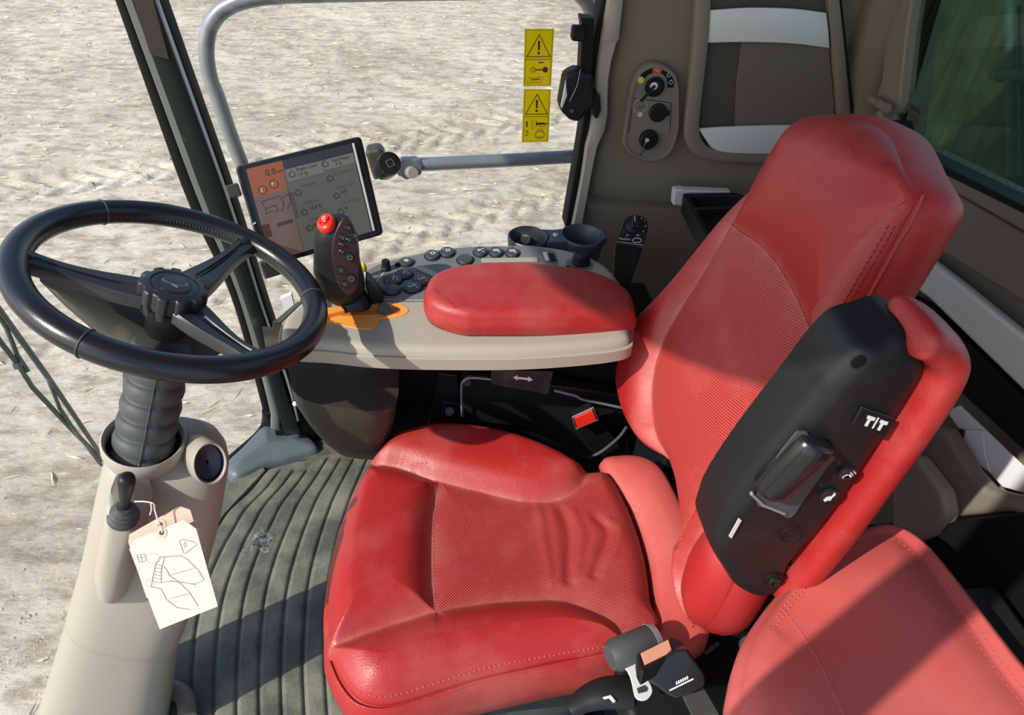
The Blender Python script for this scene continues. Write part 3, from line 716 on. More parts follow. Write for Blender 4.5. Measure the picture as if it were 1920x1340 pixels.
# folded armrest on the near side of the backrest
YA = .42
fa = Fr((.4, YA, .8), (1, 0, 0), n=(0, -1, 0))
def A_(pts): return fa.pxs(pts)
a_out = A_([(1346, 1055), (1339, 1030), (1348, 1000), (1357, 978), (1381, 940), (1430, 875), (1493, 799), (1530, 755), (1562, 715), (1597, 678), (1623, 658), (1666, 646), (1701, 634), (1731, 639), (1747, 658), (1748, 695), (1727, 730), (1666, 822), (1580, 952), (1506, 1040), (1484, 1070), (1482, 1093), (1463, 1115), (1424, 1127), (1385, 1112), (1365, 1085)])
out = pillow(fa, resample(np.array(cat(a_out, 5, True)), 220), base=(.004, .02), R=.018, side=((.001, .01), (.0, .045)), nr=40, na=220, mats=M_['black'], parent=seat, rest='armrest_shell', centre=A_([(1545, 870)])[0])
p_out = A_([(1690, 628), (1723, 613), (1755, 612), (1796, 636), (1818, 665), (1820, 705), (1806, 740), (1788, 772), (1750, 832), (1710, 894), (1662, 962), (1600, 1040), (1530, 1110), (1470, 1142), (1447, 1140), (1465, 1110), (1480, 1070), (1505, 1035), (1575, 945), (1660, 815), (1722, 722), (1738, 690), (1738, 662), (1725, 645)])
fa2 = Fr((.4, YA-.004, .8), (1, 0, 0), n=(0, -1, 0))
p_out = fa2.pxs([(1690, 628), (1723, 613), (1755, 612), (1796, 636), (1818, 665), (1820, 705), (1806, 740), (1788, 772), (1750, 832), (1710, 894), (1662, 962), (1600, 1040), (1530, 1110), (1470, 1142), (1447, 1140)])
spine = fa.pxs([(1460, 1122), (1500, 1086), (1560, 1015), (1640, 905), (1720, 790), (1765, 715), (1776, 675), (1752, 645), (1715, 632)])
spine = cat(spine, 6); n = len(spine); rings = []
for i, q in enumerate(spine):
    tt = np.array(spine[min(i+1, n-1)])-np.array(spine[max(i-1, 0)]); tt /= np.linalg.norm(tt); nn_ = np.array([-tt[1], tt[0]])
    k = min(1, (i+.8)/4, (n-1-i+.8)/3); hw = fa.rad(1650, 850, 34)*k**.5
    c = fa.p(q[0], q[1], -.018)
    rings.append(ring(c, (fa.u*nn_[0]+fa.v*nn_[1])*hw, fa.n*.036*k**.4, 28, 2.9))
mb = MB(); mb.add(*g_loft(rings)); mb.build('armrest_pad', M_['leather'], seat, angle=180)
# adjusting roller with its recess
mb = MB(); mb.add(*g_flat(fa, circ(0, 0, 1, 4)[:0] or cat(A_([(1412, 925), (1450, 948), (1478, 962), (1505, 925), (1545, 868), (1560, 848), (1530, 838), (1490, 800)]), 3, True), .0015, c=.0045)); mb.build('roller_recess', M_['rubber'], seat)
a, b = fa.px(1434, 908), fa.px(1527, 812); rr = fa.rad(1480, 860, 40)
dv = b-a; Ld = np.linalg.norm(dv); dv /= Ld
mb = MB(); path = []; rad = []
for s_, r_ in ((0, .80), (.04, .93), (.12, 1.0), (.85, 1.0), (.97, .95), (1.0, .8)): q = a+dv*Ld*s_; path.append(fa.p(q[0], q[1], .008)); rad.append(rr*r_)
mb.add(*g_tube(path, rad, 36, flat=(fa.n, .85)))
k_ = mb.build('adjuster_roller', M_['gloss'], seat, angle=50)
for s_ in (.3, .6):
    pass
mb = MB(); mb.add(*g_strip(fa, [fa.px(1404, 915), fa.px(1425, 935), fa.px(1466, 952)], .003, c=.0045, h=.004)); mb.build('recess_rim', M_['steel'], seat)
def disc(parent, name, fr, px, rpx, h, m, c=0.0, ell=1.0, seg=32, rim=.15, label=None):
    r = fr.rad(px[0], px[1], rpx, c); q = fr.px(px[0], px[1], c); f = Fr(fr.p(q[0], q[1], c), fr.u, n=fr.n)
    V, F = g_rev(f, [(r, 0), (r, h*(1-rim)), (r*(1-rim*.5), h), (r*.4, h*1.04)], seg, ell=ell)
    return obj(name, V, F, m, parent, angle=35, label=label), f
fat = Fr((.4, YA-.0045, .8), (1, 0, 0), n=(0, -1, 0))
o, f1 = disc(seat, 'armrest_button', fat, (1587, 885), 17, .004, M_['gloss'], c=.001)
mb = MB(); ff = Fr(f1.p(0, 0, .0044), (.72, 0, .69), n=(0, -1, 0))
mb.add(*g_flat(ff, [(-.006, .001), (-.006, .003), (0, .003), (0, -.004), (.002, -.004), (.002, .001)], .0004)); mb.add(*g_flat(ff, [(.003, -.003), (.003, .003), (.004, .003), (.004, -.003)], .0004)); mb.add(*g_flat(ff, [(.006, -.003), (.006, .002), (.007, .002), (.007, -.003)], .0004))
mb.build('button_symbol', M_['white'], o, smooth=False)
o, f1 = disc(seat, 'armrest_button', fat, (1553, 926), 18, .004, M_['gloss'], c=.001)
mb = MB(); ff = Fr(f1.p(0, 0, .0044), (.72, 0, .69), n=(0, -1, 0))
mb.add(*g_flat(ff, [(-.007, -.002), (-.007, .002), (-.002, .004), (.002, .001), (.007, .004), (.006, 0), (.001, -.002), (-.002, -.005), (-.004, -.002)], .0004)); mb.build('button_symbol', M_['white'], o, smooth=False)
qs = [fat.px(*p) for p in [(1613, 759), (1676, 781), (1656, 818), (1594, 793)]]
mb = MB(); mb.add(*g_flat(fat, [tuple(p) for p in qs], .003)); sw = mb.build('rocker_switch', M_['gloss'], seat, bevel=.0012)
def P2(a_, b_): return tuple(qs[0]+(qs[1]-qs[0])*a_+(qs[3]-qs[0])*b_)
mb = MB()
for a0 in (.36, .74):
    mb.add(*g_flat(fat, [P2(a0-.10, .25), P2(a0+.12, .25), P2(a0+.12, .42), P2(a0+.03, .45), P2(a0+.03, .80), P2(a0-.05, .80), P2(a0-.05, .42), P2(a0-.10, .42)], .0004, c=.0032))
mb.add(*g_flat(fat, [P2(.53, .2), P2(.57, .2), P2(.57, .8), P2(.53, .8)], .0004, c=.0032))
mb.build('switch_symbol', M_['white'], sw, smooth=False)
disc(seat, 'mounting_hole', fat, (1609, 677), 15, .0012, M_['matblack'], c=-.003)
r0 = fat.rad(1481, 1000, 21); q0 = fat.px(1481, 1000)
mb = MB(); mb.add(*g_strip(fat, circ(q0[0], q0[1], r0, 40), .0012, c=.001, h=.0012, closed=True)); mb.build('round_cap', M_['black'], seat)
o, f1 = disc(seat, 'pivot_bolt', fat, (1449, 1085), 19, .003, M_['matblack'], c=-.002)
mb = MB(); mb.add(*g_rev(f1, [(r0*.6, .003), (r0*.6, .006), (r0*.35, .0065), (r0*.33, .003)], 24, cap=False)); mb.build('bolt_head', M_['blkmetal'], o)
mb = MB(); mb.add(*g_prism([at(*p, y=YA-.006) for p in [(1366, 1004), (1385, 970), (1390, 974), (1371, 1008)]], (0, -.001, 0))); mb.build('pale_mark', M_['silver'], seat)
# bracket under the armrest, recliner
mb = MB(); mb.add(*g_prism([at(*p, y=.47) for p in [(1372, 1080), (1460, 1100), (1470, 1180), (1410, 1260), (1360, 1260), (1362, 1150)]], (0, .03, 0))); mb.build('armrest_bracket', M_['blkmetal'], seat, bevel=.003)
mb = MB(); mb.add(*g_prism([at(*p, y=.465) for p in [(1355, 1143), (1370, 1138), (1373, 1160), (1358, 1168)]], (0, -.004, 0)))
mb.build('bracket_edge', M_['taupe_dark'], seat)
for yy in (.52, .80):
    mb = MB(); mb.add(*g_box((.47, yy, .36), .05, .02, .12)); mb.build('recliner_frame', M_['blkmetal'], seat, bevel=.006)
o = MB(); o.add(*g_tube([at(1400, 1210, y=.44), at(1404, 1210, y=.42)], .012, 18)); o.build('bolt', M_['blkmetal'], seat)
mb = MB(); mb.add(*g_tube(cat([at(1345, 1205, y=.46), at(1325, 1222, y=.45), at(1310, 1245, y=.44)], 5), .004, 10)); mb.build('release_cable', M_['rubber'], seat)

# instructor's seat, folded, near right corner of the frame
fi = Fr((.5, .4, .64), (1, 0, 0), v=(0, 1, 0))
i_out = fi.pxs([(1398, 1330), (1402, 1250), (1425, 1175), (1480, 1095), (1560, 1015), (1620, 980), (1662, 970), (1702, 982), (1750, 1015), (1820, 1095), (1920, 1225), (2040, 1380), (2050, 1560), (1900, 1720), (1600, 1700), (1440, 1580)])
iseat = thing('instructor_seat', 'dusty red folded instructor seat pad in the near right corner', 'seat', (.52, .28, 0))
ist = np.array(cat(fi.pxs([(1455, 1162), (1500, 1105), (1570, 1040), (1625, 1010), (1665, 1003), (1695, 1018), (1735, 1060), (1800, 1150), (1880, 1262), (1985, 1400), (1990, 1550)]), 6))
pillow(fi, resample(np.array(cat(i_out, 6, True)), 260), [ist], [], base=(.012, .03), R=.022, extra=lambda P: .006*np.sin(P[:, 0]*19+1)*np.cos(P[:, 1]*17), side=((.004, .004), (.008, .02), (.006, .045), (-.02, .06)), nr=70, na=260, mats=M_['leather_pale'], parent=iseat, rest='seat_pad')
stitches(fi, ist+np.array([-.004, -.007]), pillow.surf, M_['thread'], iseat)
stitches(fi, ist+np.array([.006, .007]), pillow.surf, M_['thread'], iseat)
hl = np.array(cat(fi.pxs([(1468, 1128), (1500, 1190), (1530, 1250), (1575, 1360)]), 5)); sf_ = pillow.surf(hl)
mb = MB(); mb.add(*g_tube([fi.p(q[0], q[1], h-.0008) for q, h in zip(hl, sf_)], .0014, 6)); mb.build('leather_crease', M_['leather_pale'], iseat)
mb = MB(); mb.add(*g_box((.60, .26, .25), .10, .12, .25)); mb.add(*g_box((.58, .28, .53), .16, .15, .03)); mb.build('seat_base', M_['blkmetal'], iseat, bevel=.01)

# ------------------------------------------------------------------ steering wheel
wn = np.array([.36058, .08098, .9292]); WC = np.array([-.2981, .804, .8154]); RW = .175
fwh = Fr(WC, np.cross((0, 1, 0), wn), n=wn)
wheel = thing('steering_wheel', 'black leather-wrapped three-spoke steering wheel with a lobed centre knob', 'steering wheel', WC)
path = [fwh.p(RW*math.cos(a), RW*math.sin(a), 0) for a in np.linspace(0, 2*math.pi, 121)[:-1]]
mb = MB(); mb.add(*g_tube(path, .0162, 22, closed=True)); mb.build('rim', M_['wheel'], wheel, angle=180)
def wang(px, py): q = fwh.px(px, py); return math.atan2(q[1], q[0])
for p in [(188, 395), (162, 644), (594, 560)]:
    a = wang(*p); c = fwh.p(RW*math.cos(a), RW*math.sin(a)); rad_ = fwh.u*math.cos(a)+fwh.v*math.sin(a)
    mb = MB(); mb.add(*g_tube([c+(rad_*math.cos(b)+fwh.n*math.sin(b))*.0165 for b in np.linspace(0, 2*math.pi, 25)[:-1]], .0011, 6, closed=True))
    mb.build('leather_joint', M_['rubber'], wheel)
mb = MB()
for k in range(230):
    a = 2*math.pi*k/230; r1 = RW-.0155
    for s_ in (-1, 1):
        p0 = fwh.p(r1*math.cos(a), r1*math.sin(a), .0035*s_); p1 = fwh.p((r1-.0006)*math.cos(a+.012), (r1-.0006)*math.sin(a+.012), 0)
        mb.add(*g_tube([p0, p1], .0007, 4))
mb.build('rim_lacing', M_['rubber'], wheel, angle=180)
HC = fwh.px(322, 560)*1.0
for p in [(445, 470), (62, 490), (455, 655)]:
    q = fwh.px(*p); d = q-HC; d = d/np.linalg.norm(d)
    # reach the rim
    bq = HC @ d; disc_ = bq*bq-(HC @ HC-(RW-.006)**2); L_ = -bq+math.sqrt(disc_)
    e = HC+d*L_; s_ = HC+d*.028; nrm = np.array([-d[1], d[0]])
    rings = []
    for k in range(9):
        tt = k/8; c = s_+(e-s_)*tt; hw = .024-.012*sm(np.array([tt]), 0, .75)[0]+.004*max(0, tt-.85)/.15; zz = .004-.010*(1-tt)*0-.004*math.sin(math.pi*tt)
        rings.append([fwh.p(*(c+nrm*hw*x_), zz+y_) for x_, y_ in [(-1, -.014), (-1, -.002), (-.9, .002), (-.25, .003), (-.18, .0012), (.18, .0012), (.25, .003), (.9, .002), (1, -.002), (1, -.014)]])
    mb = MB(); mb.add(*g_loft(rings)); sp_ = mb.build('spoke', M_['purple_black'], wheel, angle=30)
    mb = MB(); mb.add(*g_strip(fwh, [s_+(e-s_)*.12, s_+(e-s_)*.86], .0022, c=.0016, h=.0012)); mb.build('spoke_groove', M_['matblack'], sp_)
    mb = MB(); mb.add(*g_tube([fwh.p(*(s_+(e-s_)*.9), -.003), fwh.p(*(e), -.001)], [.010, .014], 14)); mb.build('spoke_collar', M_['wheel'], wheel)
# lobed knob
fk = Fr(fwh.p(HC[0], HC[1], 0), fwh.u, n=wn); mb = MB(); rings = []
for h_, sc_ in ((-.016, .84), (-.002, .95), (.002, 1.0), (.0155, 1.0), (.0202, .985), (.0215, .95)):
    rg = []
    for k in range(132):
        a = 2*math.pi*k/132; l = math.cos(11*a); dep_ = .0042*(1 if l < -.35 else (0 if l > .1 else (.1-l)/.45)) if -.005 < h_ < .021 or True else 0
        rg.append(fk.p((.0400*sc_-dep_)*math.cos(a), (.0400*sc_-dep_)*math.sin(a), h_))
    rings.append(rg)
mb.add(*g_loft(rings)); kb = mb.build('centre_knob', M_['purple_black'], wheel, angle=45)
mb = MB(); mb.add(*g_rev(fk, [(.0285, .0210), (.0285, .0222), (.0275, .0222), (.0272, .0213)], 48, cap=False)); mb.add(*g_rev(fk, [(.020, .0210), (.020, .0226), (.0188, .0226), (.0186, .0213)], 48, cap=False)); mb.build('knob_ring', M_['gloss'], kb)
mb = MB(); mb.add(*g_rev(fk, [(.0182, .0212), (.018, .0228), (.012, .0236), (.004, .0238)], 40)); em = mb.build('badge', M_['purple_black'], kb)
mb = MB(); mb.add(*g_strip(Fr(fk.o, (math.cos(-.35), 0, math.sin(.1)), n=wn), circ(0, .002, .014, 30, 2.7, 6.9, .0055), .0007, c=.0232, h=.0008)); mb.build('badge_line', M_['greyink'], em)
W_, F_ = textmesh(None, 'MV', Fr(fk.o, (.9, -.35, 0), n=wn), .006, None, None, at2=(.000, -.006), c=.0240); obj('badge_letters', W_, F_, M_['silver'], em, smooth=False)
mb = MB(); mb.add(*g_rev(fk, [(.024, -.05), (.026, -.03), (.034, -.016), (.034, -.006)], 36)); mb.build('hub', M_['matblack'], wheel)

# ------------------------------------------------------------------ steering column
col = thing('steering_column', 'taupe plastic steering column with black ribbed rubber bellows and a small lever', 'steering column', (-.55, .63, 0))
base0 = at(268, 838, y=.705); top0 = fk.p(0, 0, -.045)
ax = (top0-base0); AL = np.linalg.norm(ax); ax /= AL
fc0 = Fr(base0, (1, 0, 0), n=ax)
# bellows
prof = []; nrib = 7; L0 = .155
for k in range(nrib):
    z = -.03+k*(L0+.03)/nrib; dz = (L0+.03)/nrib; r = .0395-.0012*k/2
    prof += [(r-.0045, z), (r-.001, z+dz*.3), (r, z+dz*.62), (r-.0015, z+dz*.9), (r-.0045, z+dz*.985)]
mb = MB(); mb.add(*g_rev(fc0, prof, 44)); mb.build('bellows', M_['rubber'], col, angle=180)
mb = MB(); aa = -1.35
mb.add(*g_tube([fc0.p((r+.0003)*math.cos(aa), (r+.0003)*math.sin(aa), z) for r, z in prof], .0009, 6)); mb.build('mould_line', M_['rubber'], col)
# shroud under the wheel: wide wedge
sh = [(at(62, 515, y=.80), at(105, 520, y=.86)), ]
mb = MB()
rgs = []
for (l, r_, y_, d_) in [((232, 742), (340, 742), .745, .036), ((236, 700), (345, 705), .755, .037), ((232, 655), (375, 672), .765, .036), ((190, 615), (400, 662), .775, .030), ((120, 560), (425, 652), .785, .024), ((75, 520), (430, 640), .795, .018)]:
    a = at(*l, y=y_); b = at(*r_, y=y_); rgs.append(ring((a+b)/2, (b-a)/2, np.array([0, 1, .0])*d_, 32, 3.0))
mb.add(*g_loft(rgs)); mb.build('upper_shroud', M_['housing'], col, angle=60)
# body: rings from top to floor
def cr_(l, r_, y_, d_, e=3.0): return pxring(l, r_, y_, d_, 48, e)
rg = [cr_((222, 808), (380, 815), .735, .034), cr_((211, 815), (408, 832), .73, .046), cr_((206, 828), (422, 855), .722, .053), cr_((203, 843), (427, 880), .715, .056), cr_((196, 866), (424, 905), .708, .060), cr_((180, 940), (410, 985), .694, .064), cr_((158, 1040), (383, 1080), .676, .068), cr_((140, 1105), (355, 1148), .665, .072),
      cr_((136, 1118), (350, 1162), .663, .0735), cr_((134, 1126), (346, 1172), .662, .073), cr_((135, 1131), (342, 1178), .661, .066), cr_((131, 1142), (338, 1190), .659, .065), cr_((104, 1230), (324, 1270), .645, .068), cr_((70, 1340), (316, 1352), .628, .072), cr_((30, 1470), (300, 1470), .61, .076)]
mb = MB(); mb.add(*g_loft(rg[::-1])); body = mb.build('column_body', M_['taupe'], col, angle=50)
# rim round the bellows
ctr = at(270, 824, y=.705); fr_ = Fr(ctr+np.array([0, 0, .0]), (1, 0, .05), n=(.22, -.05, .95))
mb = MB(); mb.add(*g_rev(fr_, [(.046, -.03), (.052, -.012), (.052, .001), (.0495, .004), (.0465, .001), (.0455, -.02)], 44, cap=False)); mb.build('bellows_collar', M_['taupe'], col, angle=60)
mb = MB(); mb.add(*g_rev(fr_, [(.0450, -.012), (.001, -.012)], 40, cap=False)); mb.build('collar_well', M_['matblack'], col)
# round hollow end at right
ce = at(394, 869, y=.672); fe = Fr(ce, (0.75, .35, -.2), n=(.55, -.72, .42))
mb = MB(); mb.add(*g_rev(fe, [(.022, -.05), (.0225, -.02), (.0222, -.002), (.021, .001), (.0195, 0), (.019, -.003)], 40, cap=False, ell=1.35)); hm_ = mb.build('side_boss', M_['taupe'], col, angle=60)
mb = MB(); mb.add(*g_rev(fe, [(.0195, -.003), (.017, -.009), (.002, -.011)], 40, cap=False, ell=1.35)); mb.build('boss_hollow', mat('dark_blue_black_hollow', (.02, .022, .035), .25), hm_)  # inside of the hollow end, its shade put into the dark colour
# lever pod
rg = [cr_((212, 905), (280, 925), .640, .024, 3.4), cr_((205, 925), (282, 945), .630, .034, 3.2), cr_((200, 968), (272, 975), .622, .040, 3.0), cr_((190, 1010), (263, 1015), .620, .040, 2.6), cr_((182, 1060), (255, 1065), .620, .036, 2.4), cr_((186, 1095), (240, 1100), .622, .028, 2.2), cr_((198, 1112), (228, 1114), .630, .016, 2.0)]
mb = MB(); mb.add(*g_loft(rg[::-1])); mb.build('lever_pod', M_['taupe'], col, angle=60)
lb = at(232, 962, y=.603); lt = at(237, 905, y=.590); fl_ = Fr(lb, (1, 0, 0), n=lt-lb); LL = np.linalg.norm(lt-lb)
mb = MB(); mb.add(*g_rev(fl_, [(.0185, -.012), (.0185, -.004), (.016, -.002), (.016, .003), (.0135, .005), (.0135, .009), (.010, .011), (.009, .018)], 28)); gt = mb.build('lever_gaiter', M_['rubber'], col, angle=50)
mb = MB(); mb.add(*g_rev(fl_, [(.0055, .01), (.006, LL*.45), (.0085, LL*.8), (.0098, LL*1.05), (.0088, LL*1.15), (.005, LL*1.19)], 24)); mb.build('lever', M_['black'], col, angle=60)

# ------------------------------------------------------------------ card tags on the lever
def cardtag(outl, P0, lab, mt):
    nt_ = np.array([-.12, -.80, .58]); nt_ /= np.linalg.norm(nt_)
    f = Fr(P0, np.cross((0, 1, 0), nt_)*1.0, n=nt_)
    if f.u[0] < 0: f.u = -f.u
    f.v = np.cross(f.n, f.u); Q = f.pxs(outl); tg = thing('paper_tag', lab, 'tag', f.p(*Q.mean(0)))
    mb = MB(); mb.add(*g_flat(f, [tuple(q) for q in Q], .0007)); mb.build('card', mt, tg, smooth=False)
    return tg, f
tg2, f2 = cardtag([(243, 1001), (337, 948), (357, 955), (396, 1080), (380, 1120), (275, 1120), (241, 1016)], at(304, 998, y=.580), 'tan card tag mostly hidden behind the cream printed tag', M_['cardback'])
tg1, f1_ = cardtag([(243, 1029), (251, 1012), (345, 974), (368, 990), (409, 1136), (300, 1179)], at(304, 998, y=.572), 'cream card tag with a line drawing hanging over the lever pod', M_['card'])
def eyelet(tg, f, cpx, c):
    q = f.px(*cpx); ff = Fr(f.p(q[0], q[1], c), f.u, v=f.v); ff.n = f.n
    mb = MB(); mb.add(*g_rev(ff, [(.0068, 0), (.0068, .0005), (.0030, .0008), (.0028, .0002)], 28, cap=False)); e_ = mb.build('eyelet', M_['cardback'], tg)
    mb = MB(); mb.add(*g_rev(ff, [(.0028, .0003), (.0002, .0003)], 16, cap=False)); mb.build('eyelet_hole', M_['housing'], e_)
eyelet(tg1, f1_, (304, 998), .0008); eyelet(tg2, f2, (302, 982), .0008)
mb = MB(); S1 = [(q[0], q[1]) for q in f1_.pxs([(284, 1087), (292, 1052), (310, 1041), (338, 1044), (368, 1073), (384, 1088), (378, 1092), (360, 1090), (335, 1089), (302, 1092), (308, 1045)])]
def line(pts, wd=.0006, closed=False): mb.add(*g_strip(f1_, f1_.pxs(pts), wd, c=.0008, h=.0002, closed=closed))
line([(284, 1099), (287, 1082), (292, 1058), (300, 1044), (309, 1043), (340, 1041), (350, 1046), (372, 1068), (383, 1086)], .001); line([(309, 1043), (303, 1068), (303, 1091), (320, 1088), (350, 1092), (368, 1095)], .001)
line([(284, 1099), (303, 1103), (312, 1122), (332, 1138), (358, 1142)], .001); line([(308, 1062), (316, 1072), (318, 1078), (336, 1090), (356, 1110), (372, 1135)], .001)
line([(318, 1078), (366, 1064)]); line([(318, 1122), (356, 1112)]); line([(383, 1086), (377, 1090), (362, 1094)])
for k in range(6): line([(291+2*k*.2-k*1.2, 1058+6*k), (306-k*.6, 1060+6.4*k)])
for k in range(12):
    a = k*.52; line([(296+14*math.cos(a)-8, 1046+9*math.sin(a)), (296+14*math.cos(a+.25)-8, 1046+9*math.sin(a+.25))], .0005); line([(290+9*math.cos(a)-8, 1093+7*math.sin(a)), (290+9*math.cos(a+.25)-8, 1093+7*math.sin(a+.25))], .0005)
line([(337, 1014), (341, 1010), (365, 1015), (370, 1020), (349, 1036), (345, 1036)], .0008, True)
line([(257, 1040), (272, 1038), (275, 1050), (262, 1054)], .0008, True); line([(264, 1039), (267, 1052)]); line([(257, 1045), (273, 1044)])
mb.build('line_drawing', M_['greyink'], tg1, smooth=False)
q_ = f1_.px(347, 1020)
def ttext(s, px, size, rot, mt, tg, f, nm, c=.001):
    q = f.px(*px); W, F = textmesh(None, s, Fr(f.o, f.u, n=f.n) if False else f, size, None, None, at2=(0, 0)); return q
class FF:       # frame for text reading along (du, dv) directions of a quad
    def __init__(s, f, px, du, flip=1): 
        q = f.px(*px); s.o = f.p(q[0], q[1]); s.u = du/np.linalg.norm(du); s.n = f.n; s.v = np.cross(s.n, s.u)*flip
    def p(s, a, b, c=0.0): return s.o+s.u*a+s.v*b+s.n*c
def text_on(s, f, px, du, size, mt, parent, nm, c=.0009, align='CENTER'):
    g_ = FF(f, px, du); W, F = textmesh(None, s, g_, size, None, None, c=c, align=align); return obj(nm, W, F, mt, parent, smooth=False)
text_on('4X', f1_, (348, 1020), f1_.u*.35+f1_.v*1.0, .0062, M_['greyink'], tg1, 'printed_mark')
# string
mb = MB(); pth = cat([at(252, 940, y=.590), at(270, 940, y=.588), at(288, 944, y=.585), at(290, 955, y=.585), at(296, 975, y=.578), at(303, 990, y=.574), at(304, 998, y=.570)], 5)
mb.add(*g_tube(pth, .0009, 6)); mb.add(*g_tube(cat([at(283, 944, y=.586), at(284, 955, y=.586), at(281, 965, y=.586)], 4), .0009, 6))
mb.build('string', M_['string'], tg1)
# ------------------------------------------------------------------ right hand console
ZC = .68
con = thing('armrest_console', 'taupe and grey control console full of oval buttons beside the seat', 'console', (.08, .95, .3))
fcn = Fr((.08, .95, ZC), (1, 0, 0), v=(0, 1, 0))
def C_(pts, c=0.0): return fcn.pxs(pts, c)
c_out = C_([(526, 612), (536, 590), (566, 563), (600, 535), (645, 506), (690, 490), (760, 474), (850, 460), (960, 456), (1040, 461), (1100, 476), (1140, 497), (1165, 530), (1182, 580), (1184, 618), (1165, 640), (1000, 655), (820, 656), (700, 652), (612, 643), (560, 640), (530, 632)])
c_out = resample(np.array(cat(c_out, 5, True)), 260)
pillow(fcn, c_out, base=(.001, .01), R=.014, side=((.0004, .003), (-.01, .02)), nr=30, na=260, mats=M_['taupe'], parent=con, rest='console_body')
Tn = np.roll(c_out, -1, 0)-np.roll(c_out, 1, 0); Nn = np.stack([Tn[:, 1], -Tn[:, 0]], 1); Nn /= np.linalg.norm(Nn, axis=1)[:, None]
if np.mean(np.sum(Nn*(c_out-c_out.mean(0)), 1)) < 0: Nn = -Nn
mb = MB(); mb.add(*g_loft([[fcn.p(*(q+m_*o_), -d_) for q, m_ in zip(c_out, Nn)] for o_, d_ in ((-.006, .013), (.0035, .0135), (.0045, .0145), (.0045, .035), (.002, .0375), (-.02, .0375))], cap=False)); mb.build('console_skirt', M_['taupe'], con, angle=28)
pn = C_([(652, 545), (700, 502), (770, 482), (850, 467), (960, 463), (1020, 467), (1040, 474), (1046, 500), (1040, 530), (900, 560), (800, 562), (740, 562), (690, 556)])
mb = MB(); mb.add(*g_flat(fcn, [tuple(p) for p in resample(np.array(cat(pn, 5, True)), 120)], .0022, c=.0)); mb.build('control_panel', M_['panel'], con, bevel=.001)
pe_ = resample(np.array(cat(C_([(650, 556), (690, 562), (740, 566), (800, 566), (860, 566)]), 5)), 40, closed=False)
mb = MB(); mb.add(*g_strip(fcn, pe_, .0012, c=.0006, h=.0008)); mb.build('panel_joint', M_['matblack'], con)
def button(px, rx, ry, m=M_['button'], h=.0055, c=.0022, parent=con, fr=fcn, name='button', dome=True):
    r = fr.rad(px[0], px[1], rx, c); q = fr.px(px[0], px[1], c); q2 = fr.px(px[0], px[1]+ry, c); e_ = abs(q2[1]-q[1])/r
    f = Fr(fr.p(q[0], q[1], c), fr.u, n=fr.n)
    mb = MB(); mb.add(*g_rev(f, [(r*1.16, -.001), (r*1.16, .0006), (r*1.05, .0009), (r*1.03, -.0005)], 30, cap=False, ell=e_))
    o = obj(name, *g_rev(f, [(r, 0), (r, h*.6), (r*.92, h*.9), (r*.6, h), (r*.15, h*1.0)], 30, ell=e_), m, parent, angle=40)
    mb.build('button_ring', M_['matblack'] if m is not M_['button'] else M_['black'], o)
    return o, Fr(f.p(0, 0, h*1.0), fr.u, n=fr.n), r
def icon(o, f, r, kind):
    mb = MB(); w_ = r*.11
    def l(pts, cl=False): mb.add(*g_strip(f, [(x*r, y*r) for x, y in pts], w_, c=.0001, h=.0003, closed=cl))
    if kind == 'tri': l([(-.05, -.35), (.35, .05), (.05, .55)], True); l([(-.55, .45), (-.45, .5)]); l([(.35, -.35), (.55, -.3)])
    if kind == 'arm': l([(-.55, .1), (-.3, -.15), (-.05, 0), (.05, .45), (.35, .1), (-.05, 0)]); l([(-.45, .5), (-.35, .55)]); l([(.35, -.35), (.55, -.3)])
    if kind == 'ring': l(circ(.1, .1, .28, 14), True); l([(-.55, .3), (-.4, .4)])
    if kind == 'star':
        for k in range(3): a = k*math.pi/3; l([(-.4*math.cos(a), -.4*math.sin(a)), (.4*math.cos(a), .4*math.sin(a))])
    if kind == 'bars':
        for k in range(4): l([(-.45+.22*k, -.1), (-.3+.22*k, .35)])
        l([(-.5, -.12), (.5, -.12)]); l([(.2, -.5), (.5, -.5)])
    if kind == 'key': l(circ(-.2, 0, .2, 10), True); l([(0, .1), (.45, .4), (.5, .2)]); l([(.2, -.5), (.5, -.45)])
    mb.build('button_symbol', M_['white'], o, smooth=False)
# positions taken from the close view of the console
for (x, y, rx, ry, kind) in [(758, 515, 16.5, 8.5, 'tri'), (738, 526.5, 16.5, 8.5, 'tri'), (792, 527.5, 16.5, 8.5, 'arm'), (774, 541, 17, 8.5, 'arm'), (733.5, 544.5, 17.5, 9, None), (762, 493, 13, 7.5, 'star'),
                             (810.5, 480, 13.5, 8.5, 'ring'), (838.5, 474.5, 13.5, 8.5, 'ring'), (872, 488, 14.5, 9, None), (900.5, 473.5, 12.5, 8.5, 'key'), (930, 474, 12.5, 8.5, 'bars'), (960.5, 475, 12.5, 8.5, 'bars')]:
    o, f, r = button((x, y), rx, ry)
    if kind: icon(o, f, r, kind)
